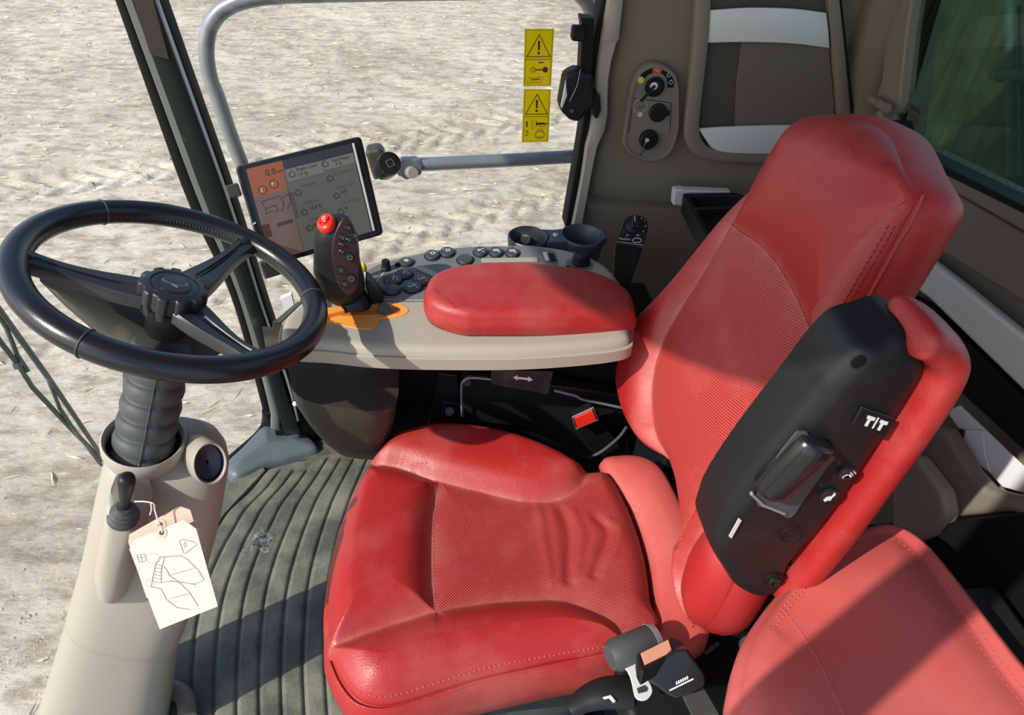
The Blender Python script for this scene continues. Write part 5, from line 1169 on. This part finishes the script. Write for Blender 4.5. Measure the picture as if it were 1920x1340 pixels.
mb = MB(); mb.add(*g_strip(fz, fz.pxs([(1208, 279), (1219, 281)]), .0016, c=.0, h=.0004)); mb.add(*g_strip(fz, fz.pxs([(1211, 280), (1208, 286)]), .001, c=.0, h=.0004)); mb.build('lock_symbol', M_['ink'], ks, smooth=False)

# ------------------------------------------------------------------ net pocket on the right wall
pk = thing('storage_pocket', 'taupe framed wall pocket with two curved silver bars', 'storage pocket', (.66, 1.27, .9))
fp_ = Fr((.62, 1.272, .9), (1, 0, 0), n=(0, -1, 0))
po = [(1308, -190), (1300, 40), (1290, 150), (1281, 232), (1283, 262), (1298, 285), (1325, 296), (1370, 301), (1480, 303), (1560, 300), (1586, 280), (1594, 235), (1590, 190), (1556, -190)]
pi_ = [(1334, -175), (1326, 40), (1315, 150), (1307, 225), (1309, 250), (1322, 270), (1345, 278), (1385, 281), (1480, 283), (1545, 281), (1562, 268), (1568, 232), (1564, 190), (1532, -175)]
PO, PI = fp_.pxs(po), fp_.pxs(pi_); 
def arc_strip(o1, o2, h0, h1): 
    V = []; n = len(o1)
    for a, b in zip(o1, o2): V += [fp_.p(a[0], a[1], h0), fp_.p(a[0], a[1], h1-.003), fp_.p(*(a+(b-a)*.15), h1), fp_.p(*(b+(a-b)*.15), h1), fp_.p(b[0], b[1], h1-.002), fp_.p(b[0], b[1], h0)]
    F = []
    for i in range(n-1):
        for k in range(5): F.append((i*6+k, i*6+k+1, (i+1)*6+k+1, (i+1)*6+k))
    return V, F
o1 = resample(np.array(cat(PO, 6)), 90, closed=False); o2 = resample(np.array(cat(PI, 6)), 90, closed=False)
mb = MB(); mb.add(*arc_strip(o1, o2, -.006, .014)); mb.build('pocket_frame', M_['taupe_dark'], pk, angle=60)
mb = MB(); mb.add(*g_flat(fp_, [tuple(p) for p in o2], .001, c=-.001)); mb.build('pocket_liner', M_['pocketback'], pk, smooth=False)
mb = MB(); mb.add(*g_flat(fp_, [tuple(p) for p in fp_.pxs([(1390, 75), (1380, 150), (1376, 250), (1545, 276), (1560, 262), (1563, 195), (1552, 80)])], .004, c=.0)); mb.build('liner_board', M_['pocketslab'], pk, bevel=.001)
def bar(topL, botL, nm):
    V = []; n = 25; T = cat([np.array(p, float) for p in topL], 8); Bt = cat([np.array(p, float) for p in botL], 8); n = len(T); m = 6
    for i in range(n):
        s_ = i/(n-1); bow = .010*math.sin(math.pi*s_)+.008
        for j in range(m+1):
            p = T[i]+(Bt[i]-T[i])*j/m; q = fp_.px(*p); V.append(fp_.p(q[0], q[1], bow+.002*math.sin(math.pi*j/m)))
    F = []
    for i in range(n-1):
        for j in range(m): a = i*(m+1)+j; F.append((a, a+1, a+m+2, a+m+1))
    k = len(V); V += [v-fp_.n*.004 for v in V]; F += [tuple(reversed([x+k for x in f])) for f in F]
    for i in range(n-1):
        for j in (0, m): a = i*(m+1)+j; F.append((a, a+m+1, a+m+1+k, a+k))
    obj(nm, V, F, M_['silver'], pk, angle=60)
bar([(1328, 17), (1400, 10), (1480, 12), (1545, 22)], [(1322, 77), (1400, 73), (1480, 76), (1551, 87)], 'silver_bar')
bar([(1307, 238), (1350, 232), (1440, 229), (1566, 232)], [(1330, 273), (1358, 279), (1440, 281), (1550, 280)], 'silver_bar')
vst = [fp_.p(*q, .002) for q in fp_.pxs([(1562, -50), (1566, -50), (1594, 200), (1590, 240), (1588, 200)])]
struct('trim_19', *g_prism(vst, fp_.n*.012), M_['matblack'], smooth=False)

# ------------------------------------------------------------------ tray with silver clip behind the seat
tr = thing('open_tray', 'black open tray behind the red backrest, held by a silver clip', 'tray', at(1340, 400, y=1.12))
def tp(x, y, z=.72): return at(x, y, z=z)
oo = [tp(1281, 362), tp(1375, 360), tp(1420, 372), tp(1400, 470, .70), tp(1322, 442, .70)]
ctr_ = sum(oo)/5; ins = [ctr_+(p-ctr_)*.84 for p in oo]; bot = [p+np.array([0, 0, -.035]) for p in ins]; ob = [ctr_+(p-ctr_)*.97+np.array([0, 0, -.04]) for p in oo]
n = 5; V = oo+ins+bot+ob; F = []
for i in range(n):
    j = (i+1) % n; F += [(i, j, n+j, n+i), (n+i, n+j, 2*n+j, 2*n+i), (i, 3*n+i, 3*n+j, j)]
F += [tuple(range(2*n, 3*n)), tuple(range(4*n-1, 3*n-1, -1))]
obj('tray_box', V, F, M_['black'], tr, bevel=.002)
mb = MB(); mb.add(*g_tube([tp(1304, 392), tp(1400, 388)], .004, 8)); mb.build('tray_divider', M_['black'], tr)
mb = MB(); mb.add(*g_prism([at(*p, y=1.225) for p in [(1265, 357), (1283, 355), (1280, 387), (1262, 385)]], (0, .02, 0))); mb.add(*g_prism([at(*p, y=1.225) for p in [(1268, 356), (1372, 360), (1370, 369), (1283, 366)]], (0, .02, 0))); mb.build('silver_clip', M_['silver'], tr, bevel=.003)

# ------------------------------------------------------------------ window latch
la = thing('window_latch', 'black window latch and striker at the rear edge of the side window', 'latch', at(1090, 160, y=1.26))
def lp_(pts, y, d, m, nm, par=la, bev=.002): 
    mb = MB(); mb.add(*g_prism([at(*p, y=y) for p in pts], (0, d, 0))); return mb.build(nm, m, par, bevel=bev)
lp_([(1089, 33), (1115, 36), (1112, 110), (1098, 200), (1080, 200), (1088, 130), (1092, 50)], 1.25, .03, M_['matblack'], 'latch_arm')
lp_([(1075, 50), (1100, 52), (1098, 80), (1072, 78)], 1.235, .02, M_['matblack'], 'latch_pad', bev=.004)
lp_([(1059, 142), (1080, 130), (1112, 140), (1118, 200), (1100, 215), (1085, 232), (1068, 226), (1050, 208), (1050, 192)], 1.24, .035, M_['black'], 'latch_body', bev=.008)
lp_([(1061, 148), (1064, 180), (1054, 205), (1051, 200)], 1.236, .004, M_['silver'], 'pale_edge')
mb = MB(); mb.add(*g_tube([at(1072, 208, y=1.24), at(1072, 208, y=1.232)], .004, 14)); mb.build('screw', M_['blkmetal'], la)
mb = MB(); mb.add(*g_tube(cat([at(1088, 130, y=1.236), at(1082, 160, y=1.234), at(1068, 190, y=1.234)], 5), .0008, 6)); mb.build('thin_wire', M_['steel'], la)
lp_([(1116, 168), (1126, 180), (1128, 208), (1120, 226), (1110, 215)], 1.252, .02, M_['black'], 'finger_cup', bev=.004)

# ------------------------------------------------------------------ warning stickers on the side window
def sticker(px4, label, low):
    q = quad(px4, at(*px4[0], y=YW+.0105)); o0_, u, v = q; f = Fr(o0_, u, v=v); lu, lv = np.linalg.norm(u), np.linalg.norm(v)
    tg = thing('warning_sticker', label, 'sticker', o0_+(u+v)/2, None); sgn = 1 if f.n @ (CAM-o0_) > 0 else -1
    class G: 
        n = f.n*sgn; o = f.o; u = f.u; v = f.v
        @staticmethod
        def p(a, b, c=0.0): return f.o+u*a+v*b+f.n*sgn*c
    mb = MB(); mb.add(*g_prism([G.p(0, 0), G.p(1, 0), G.p(1, 1), G.p(0, 1)], G.n*.0006)); mb.build('vinyl', M_['yellow'], tg, smooth=False)
    mb = MB()
    def L(pts, wd=.0012, closed=False):
        # widths in metres; pts in unit coords
        P = [(a*lu, b*lv) for a, b in pts]; g_ = type('g', (), {'p': staticmethod(lambda a, b, c=0.0: f.o+f.u*a+(v/lv)*b+G.n*c)})
        mb.add(*g_strip(g_, P, wd, c=.0007, h=.0003, closed=closed))
    def Fl(pts): mb.add(*g_prism([G.p(a, b, .0007) for a, b in pts], G.n*.0003))
    L([(.05, .02), (.95, .02), (.95, .97), (.05, .97)], .0008, True); L([(.05, .515), (.95, .515)], .0009)
    L([(.5, .10), (.90, .465), (.10, .465)], .0022, True); L([(.5, .085), (.93, .475), (.07, .475)], .0006, True)
    Fl([(.46, .20), (.54, .20), (.53, .36), (.47, .36)]); Fl([(a, b) for a, b in circ(.5, .405, .045, 12, ry=.024)])
    if not low:
        L([(.50, .57), (.62, .57)], .0018); Fl([(.62, .55), (.70, .57), (.62, .59)])
        Fl(circ(.76, .70, .10, 16, ry=.05)); L([(.40, .70), (.70, .70)], .0022); L(circ(.33, .70, .09, 14, ry=.045), .0008, True); L([(.33, .66), (.33, .73)], .001)
        L([(.12, .93), (.20, .83), (.38, .85), (.52, .84), (.70, .83), (.62, .93), (.42, .93)], .0009, True); L([(.25, .88), (.58, .87)], .0018)
    else:
        Fl([(.10, .62), (.16, .60), (.19, .60), (.19, .71), (.14, .71), (.14, .635)])
        for k in range(3): L([(.32, .59+.045*k), (.42, .585+.045*k)], .0008)
        Fl([(.50, .58), (.54, .63), (.92, .64), (.92, .66), (.54, .67), (.50, .72)]); L(circ(.73, .665, .12, 14, ry=.035), .0010, True)
        L([(.10, .80), (.14, .775), (.21, .785), (.21, .82), (.10, .87), (.23, .87)], .0016)
        L(circ(.66, .86, .17, 22, ry=.07), .0012, True); L([(.56, .80), (.56, .76), (.76, .76), (.76, .80)], .0012); L(circ(.66, .87, .09, 10, .3, 2.9, .03), .0010)
    pr = mb.build('printed_symbols', M_['ink'], tg, smooth=False)
    if low:
        W, F = textmesh(None, '2X', type('g', (), {'p': staticmethod(lambda a, b, c=0.0: G.p(.33, .735)+f.u*a-(v/lv)*b+G.n*.0009)}), .005, None, None); obj('small_lettering', W, F, M_['ink'], tg, smooth=False)
sticker([(984, 54), (1039, 54), (1033, 161), (981, 162)], 'upper yellow warning sticker on the side window, with key and book symbols', False)
sticker([(982, 167), (1033, 167), (1028, 266), (978, 267)], 'lower yellow warning sticker on the side window, with horn symbol and numbers 1 and 2', True)

# ------------------------------------------------------------------ handrail outside
hr = thing('handrail', 'grey bent steel tube handrail outside the side window', 'handrail', at(430, 300, y=1.47))
pth = [(462, 330), (446, 290), (430, 247), (407, 180), (394, 146), (387, 104), (389, 66), (399, 40), (422, 16), (462, 0), (516, -8), (640, -12), (900, -16), (1060, -20), (1092, -6), (1110, 24), (1117, 70), (1112, 140), (1100, 240), (1083, 340), (1068, 430)]
P = cat([at(*p, y=1.47) for p in pth], 7); mb = MB(); mb.add(*g_tube(P, .0150, 16)); mb.build('bent_tube', M_['steel'], hr, angle=180)
P = [at(*p, y=1.47) for p in [(745, 318), (790, 308), (850, 305), (960, 300), (1092, 292)]]; mb = MB(); mb.add(*g_tube(P, .0145, 16)); mb.build('cross_tube', M_['steel'], hr, angle=180)
mb = MB(); mb.add(*g_prism([at(*p, y=1.45) for p in [(736, 322), (752, 300), (782, 299), (792, 310), (790, 328), (762, 338)]], (0, .02, 0))); mb.build('end_bracket', M_['steel'], hr, bevel=.003)
mb = MB(); mb.add(*g_tube([at(770, 322, y=1.45), at(775, 324, y=1.42)], [.014, .011], 20)); mb.build('end_cap', M_['taupe'], hr, angle=40)

# ------------------------------------------------------------------ wiper and hoses outside the windscreen
M_['wiper'] = mat('dusty_dark_green_metal', (.06, .085, .075), .5, noise=(18, (.25, .27, .24), .6, .52))
xw = -1.03
wp_ = thing('windscreen_wiper', 'long dusty dark wiper slanting across the windscreen at left', 'wiper', at(100, 700, x=xw))
mb = MB(); mb.add(*g_tube([at(*p, x=xw) for p in [(-60, 500), (0, 580), (90, 705), (196, 862)]], .0085, 10, flat=(np.array([1., 0, 0]), .5))); mb.build('arm', M_['wiper'], wp_)
mb = MB(); mb.add(*g_tube([at(*p, x=xw-.012) for p in [(-60, 512), (2, 592), (92, 716), (185, 850)]], .0030, 8)); mb.build('spray_tube', M_['wiper'], wp_)
mb = MB(); mb.add(*g_tube([at(*p, x=xw-.01) for p in [(86, 700), (112, 765), (135, 800), (190, 872)]], .0055, 8)); mb.build('link', M_['wiper'], wp_)
w2 = wp_
mb = MB(); mb.add(*g_tube([at(*p, x=xw-.02) for p in [(-50, 560), (0, 640), (35, 685), (60, 725), (130, 800), (190, 862)]], .0085, 10, flat=(np.array([1., 0, 0]), .6))); mb.build('blade', M_['wiper'], w2)
mb = MB(); mb.add(*g_tube([at(*p, x=xw-.015) for p in [(-40, 530), (12, 615), (32, 665), (52, 695)]], .006, 10)); mb.build('blade_holder', M_['wiper'], w2)
mb = MB(); mb.add(*g_box(at(33, 683, x=xw-.02), .008, .010, .010)); mb.build('clip', M_['wiper'], w2, bevel=.002)

# ------------------------------------------------------------------ ribbed floor mat
def zf(x, y): return at(x, y, z=.0)[:2]
left = [(503, 884), (470, 925), (428, 964), (405, 1000), (383, 1035), (352, 1100), (334, 1160), (323, 1230), (318, 1300), (316, 1400)]
right = [(690, 836), (668, 880), (640, 940), (620, 1000), (604, 1060), (594, 1120), (590, 1180), (588, 1240), (590, 1300), (596, 1400)]
Lw = resample(np.array(cat([zf(*p) for p in left], 6)), 150, closed=False); Rw = resample(np.array(cat([zf(*p) for p in right], 6)), 150, closed=False)
Rw = Rw+(Rw-Lw)*.55
nrb = 10; ns = nrb*14+1
V = []; F = []
for i in range(150):
    tt = i/149
    for j in range(ns):
        s_ = j/(ns-1); q = Lw[i]+(Rw[i]-Lw[i])*s_
        ph = (s_*nrb) % 1.0; d0 = min(ph, 1-ph)
        rib = sm(np.array([d0]), .04, .13)[0]*.006*(.75+.25*math.cos((ph-.5)*2.4))
        if .86 < ph < .93: rib += .0016
        rib *= sm(np.array([tt]), .012+.02*((int(s_*nrb)*7) % 3), .03+.02*((int(s_*nrb)*7) % 3))[0]
        V.append((q[0], q[1], .006+rib))
for i in range(149):
    for j in range(ns-1): a = i*ns+j; F.append((a, a+ns, a+ns+1, a+1))
k = len(V); b_ = [(v[0], v[1], .0004) for v in (V[0], V[ns-1], V[-1], V[-ns])]
bord = list(range(0, ns))+[i*ns+ns-1 for i in range(1, 150)]+list(range(150*ns-2, 149*ns-1, -1))+[i*ns for i in range(148, 0, -1)]
nb_ = len(bord); V += [(V[i][0], V[i][1], .0004) for i in bord]
for i in range(nb_): F.append((bord[i], bord[(i+1) % nb_], k+(i+1) % nb_, k+i))
fm_ = obj('floor_mat', V, F, M_['mat'], origin=(0.05, .9, 0), angle=60); tag(fm_, 'dusty black ribbed rubber floor mat in front of the seat', 'floor mat')
# raised plain border of the mat behind
mb = MB(); mb.add(*g_prism([at(*p, z=.0004) for p in [(597, 847), (620, 818), (700, 806), (760, 812), (760, 850), (700, 850), (640, 852), (560, 866)]], (0, 0, .006))); 
o = mb.build('threshold_mat', M_['mat'], bevel=.002); tag(o, 'plain edge piece of rubber mat below the charcoal console housing', 'floor mat')
# step/side slab left of the first rib
mb = MB(); mb.add(*g_prism([at(*p, z=.0004) for p in [(440, 900), (495, 880), (500, 886), (424, 968), (380, 1035), (345, 1105), (330, 1105), (360, 1020), (410, 940)]], (0, 0, .012))); o = mb.build('heel_pad', M_['mat'], bevel=.003); tag(o, 'plain raised rubber pad between the steering column and the ribbed mat', 'floor pad')
# sachet
q0 = [(488, 990), (523, 996), (503, 1036), (456, 1031)]; mb = MB(); Pn = [at(*p, z=.016) for p in q0]
nS = 10; V = []; 
for i in range(nS+1):
    for j in range(nS+1):
        a, b = i/nS, j/nS; p = Pn[0]*(1-a)*(1-b)+Pn[1]*a*(1-b)+Pn[2]*a*b+Pn[3]*(1-a)*b; V.append(p+np.array([0, 0, .004*math.sin(math.pi*a)*math.sin(math.pi*b)+.0022*math.sin(9*a+4*b)*math.sin(7*b)]))
F = [(i*(nS+1)+j, i*(nS+1)+j+1, (i+1)*(nS+1)+j+1, (i+1)*(nS+1)+j) for i in range(nS) for j in range(nS)]
sa = thing('plastic_sachet', 'small clear plastic sachet lying on the ribbed floor mat', 'sachet', at(490, 1012, z=.013))
obj('film', V, F, M_['sachet'], sa)
mb = MB(); mb.add(*g_prism([at(*p, z=.0135) for p in [(482, 1005), (508, 1010), (500, 1024), (474, 1022)]], (0, 0, .001))); mb.build('contents', mat('dark_green_grey_contents', (.03, .045, .045), .4), sa)
# pedal foot near column
pd = thing('pedal_bracket', 'dark dusty pedal bracket at the foot of the steering column', 'bracket', at(335, 1330, z=.0))
mb = MB(); mb.add(*g_tube(cat([at(320, 1290, z=.03), at(345, 1305, z=.03), at(352, 1345, z=.03)], 4), .016, 12)); mb.build('bracket_foot', M_['taupe_dark'], pd, angle=60)

# ------------------------------------------------------------------ belt buckles
bk = thing('seat_belt_buckle', 'black belt buckle with salmon button at the near side of the seat', 'belt buckle', at(1270, 1260, y=.40))
nb_k = np.array([-.18, -.62, .76]); nb_k /= np.linalg.norm(nb_k); fbk = Fr(at(1260, 1260, z=.512), (1, 0, 0), n=nb_k)
mb = MB(); mb.add(*g_flat(fbk, [tuple(q) for q in fbk.pxs([(1203, 1256), (1268, 1218), (1288, 1216), (1322, 1262), (1325, 1284), (1300, 1300), (1268, 1312), (1250, 1303), (1216, 1276)])], .030, c=-.030)); mb.build('buckle_body', M_['gloss'], bk, bevel=.004)
nt2 = np.array([.05, .35, .94]); nt2 /= np.linalg.norm(nt2); ft2 = Fr(at(1235, 1225, z=.520), (1, 0, 0), n=nt2)
mb = MB(); mb.add(*g_flat(ft2, [tuple(q) for q in ft2.pxs([(1194, 1224), (1256, 1193), (1276, 1198), (1290, 1216), (1268, 1222), (1204, 1260), (1197, 1246)])], .022, c=-.022)); mb.build('buckle_head', M_['black'], bk, bevel=.003)
mb = MB(); mb.add(*g_flat(ft2, [tuple(q) for q in ft2.pxs([(1201, 1225), (1253, 1199), (1259, 1218), (1250, 1227), (1209, 1247)])], .0022, c=-.001)); mb.build('release_button', M_['salmon'], bk, bevel=.0008)
mb = MB(); mb.add(*g_strip(fbk, fbk.pxs([(1255, 1294), (1300, 1272)]), .0016, c=.0, h=.0006)); mb.build('raised_line', M_['silver'], bk)
mb = MB()
for k in range(6):
    q = fbk.px(1269+4*k, 1280-2*k); mb.add(*g_flat(fbk, [(q[0]-.0012, q[1]-.0018), (q[0]+.0006, q[1]-.0018), (q[0]+.0008, q[1]+.0018), (q[0]-.0010, q[1]+.0018)], .0003))
mb.build('embossed_mark', M_['silver'], bk, smooth=False)
mb = MB(); mb.add(*g_prism([at(*p, z=.46) for p in [(1280, 1305), (1318, 1285), (1352, 1345), (1380, 1400), (1320, 1420), (1300, 1345)]], (0, 0, -.003))); mb.build('buckle_strap', M_['webbing'], bk, bevel=.0008)
tg_ = thing('belt_tongue', 'bright metal belt tongue between the handle and the salmon-button buckle', 'belt tongue', at(1200, 1270, z=.47))
outl = [(1164, 1245), (1178, 1238), (1194, 1234), (1199, 1258), (1213, 1272), (1222, 1288), (1222, 1300), (1212, 1311), (1198, 1311), (1190, 1302), (1184, 1275), (1176, 1256)]
o1 = [at(*p, z=.488) for p in cat([np.array(p, float) for p in outl], 3, True)]
hole = [(1194, 1290), (1209, 1284), (1215, 1290), (1213, 1296), (1197, 1300)]
mb = MB(); mb.add(*g_prism(o1, (0, 0, -.003))); tm = mb.build('tongue_plate', M_['silver'], tg_, bevel=.0006)
mb = MB(); mb.add(*g_prism([at(*p, z=.4884) for p in hole], (0, 0, .0004))); mb.build('tongue_slot', M_['housing'], tm, smooth=False)
hb = thing('belt_guide_handle', 'black rounded plastic handle with slot beside the near edge of the cushion', 'belt guide', at(1180, 1220, z=.48))
a_, b_ = at(1143, 1233, z=.485), at(1232, 1196, z=.485)
mb = MB(); mb.add(*g_tube([a_, a_+(b_-a_)*.12, a_+(b_-a_)*.85, b_], [.016, .021, .021, .014], 24)); mb.build('handle_barrel', M_['rubber'], hb, angle=50)
mb = MB(); mb.add(*g_tube([a_+(b_-a_)*.86, a_+(b_-a_)*.97], [.0222, .0205], 24)); mb.build('end_band', M_['steel'], hb, angle=50)
mb = MB(); mb.add(*g_prism([at(*p, z=.487) for p in [(1148, 1232), (1222, 1204), (1226, 1226), (1206, 1240), (1168, 1250), (1150, 1248)]], (0, 0, -.016))); sl_ = mb.build('slot_frame', M_['rubber'], hb, bevel=.004)
mb = MB(); mb.add(*g_prism([at(*p, z=.4885) for p in [(1149, 1227), (1190, 1213), (1192, 1219), (1152, 1231)]], (0, 0, .0006))); mb.build('slot', M_['matblack'], sl_, smooth=False)
tag(struct_box := MB().add(*g_box((.44, .46, .21), .09, .06, .20)).build('seat_mechanism', M_['matblack'], seat, bevel=.01), None, None)
# recline lever and side cover
lv = thing('side_cover', 'black moulded side cover with seat lever below the near bolster', 'seat lever', at(1200, 1320, z=.38))
mb = MB(); mb.add(*g_prism([at(*p, z=.445) for p in [(1150, 1245), (1240, 1230), (1330, 1300), (1360, 1400), (1230, 1420), (1180, 1340), (1155, 1290)]], (0, 0, -.05))); mb.build('cover', M_['black'], lv, bevel=.012)
mb = MB(); rgs = [ring(at(x, y, z=.43), np.array([.018, -.006, 0])*s_, np.array([.010, .020, 0])*s_, 20, 2.6) for x, y, s_ in [(1060, 1330, .5), (1075, 1322, .9), (1110, 1308, 1.1), (1150, 1300, 1.2), (1190, 1300, 1.1)]]
path = cat([at(1068, 1332, z=.43), at(1100, 1310, z=.435), at(1140, 1298, z=.44), (at(1185, 1300, z=.44))], 5); n = len(path)
mb.add(*g_tube(path, [.010+.012*math.sin(min(1, i/(n-1)*1.2)*1.5) for i in range(n)], 18, flat=(np.array([0, 0, 1.]), .6))); le = mb.build('lever', M_['black'], lv, angle=60)
mb = MB(); mb.add(*g_prism([at(*p, z=.4545) for p in [(1130, 1307), (1145, 1303), (1154, 1314), (1150, 1318), (1142, 1309), (1132, 1311)]], (0, 0, .0006))); mb.build('lever_symbol', M_['white'], le, smooth=False)
# far side buckle
bb = thing('seat_belt_buckle', 'belt buckle with a red button at the far side of the cushion', 'belt buckle', at(1100, 800, y=.90))
q4 = [(1073, 781), (1112, 763), (1121, 786), (1080, 803)]
yb = .86; P = [at(*p, y=yb) for p in q4]
mb = MB(); mb.add(*g_prism(P, (0, .02, -.004))); mb.build('buckle_shell', M_['matblack'], bb, bevel=.003)
c_ = sum(P)/4; mb = MB(); mb.add(*g_tube([c_+(p-c_)*1.0+np.array([0, -.001, 0]) for p in P], .0014, 6, closed=True)); mb.build('steel_rim', M_['steel'], bb)
mb = MB(); mb.add(*g_prism([c_+(p-c_)*.88+np.array([0, -.001, 0]) for p in P], (0, -.003, 0))); mb.build('release_button', M_['redbtn'], bb, bevel=.001)
mb = MB(); mb.add(*g_prism([at(*p, y=yb+.022) for p in [(1078, 800), (1122, 780), (1165, 838), (1120, 862)]], (0, .018, 0))); mb.build('stalk', M_['matblack'], bb, bevel=.003)
mb = MB(); mb.add(*g_tube(cat([at(*p, y=.86) for p in [(1175, 800), (1160, 820), (1130, 845), (1102, 860)]], 5), .003, 8)); tag(mb.build('control_cable', M_['rubber']), 'grey cable curving between backrest and cushion on the far side', 'cable')
# ------------------------------------------------------------------ rear: silver strips, bracket, papers
rl = thing('rear_rail_trim', 'broad satin silver rail along the rear wall behind the seat', 'trim rail', (.93, .8, .7))
mb = MB(); mb.add(*g_prism([at(*p, x=.87) for p in [(1690, 446), (1811, 540), (1925, 634), (2100, 780), (2100, 900), (1925, 742), (1740, 561), (1660, 500)]], (.02, 0, 0))); mb.build('silver_face', M_['silver'], rl, bevel=.008)
mb = MB(); mb.add(*g_prism([at(*p, x=.88) for p in [(1640, 520), (1740, 570), (1925, 752), (2100, 915), (2100, 1010), (1925, 850), (1740, 680), (1640, 600)]], (.015, 0, 0))); mb.build('dark_channel', M_['matblack'], rl, bevel=.003)
bs = thing('rear_storage_moulding', 'brown moulded storage shelf in the dark corner behind the seat', 'storage tray', (.80, .7, .3))
mb = MB(); mb.add(*g_prism([at(*p, x=.84) for p in [(1760, 790), (1800, 800), (1850, 880), (1880, 912), (1925, 925), (2100, 930), (2100, 1000), (1925, 958), (1810, 968), (1780, 900), (1740, 830)]], (-.03, 0, 0))); mb.build('curved_lip', M_['taupe_dark'], bs, bevel=.012)
mb = MB(); mb.add(*g_prism([at(*p, x=.81) for p in [(1700, 860), (1745, 850), (1800, 920), (1806, 965), (1785, 1000), (1740, 1020), (1700, 1000)]], (-.03, 0, 0))); mb.build('side_lug', M_['taupe'], bs, bevel=.01)
mb = MB(); mb.add(*g_prism([at(*p, x=.79) for p in [(1600, 985), (1740, 985), (1810, 972), (1925, 962), (2150, 1000), (2150, 1500), (1600, 1500)]], (.09, 0, 0))); mb.build('dark_filler_box', M_['matblack'], bs, bevel=.01)  # added black box that makes the corner under the shelf dark
for k, (pts, x_, lab) in enumerate([([(1775, 770), (1800, 760), (1925, 880), (1925, 925), (1880, 912), (1850, 880)], .862, 'white sheet of paper curling behind the brown storage lip'), ([(1810, 805), (1842, 808), (1846, 850), (1856, 885), (1835, 870), (1806, 825)], .856, 'folded white leaflet with a dark red edge behind the red arm pad')]):
    mb = MB(); mb.add(*g_prism([at(*p, x=x_) for p in pts], (.002, 0, 0))); tag(mb.build('paper_sheet', M_['paper'], smooth=False), lab, 'paper')
mb = MB(); mb.add(*g_prism([at(*p, x=.853) for p in [(1798, 803), (1808, 806), (1802, 836), (1793, 830)]], (.002, 0, 0))); tag(mb.build('leaflet_edge', mat('wine_red_card', (.12, .01, .015), .6), smooth=False), 'narrow wine red strip of card beside the folded leaflet', 'card')
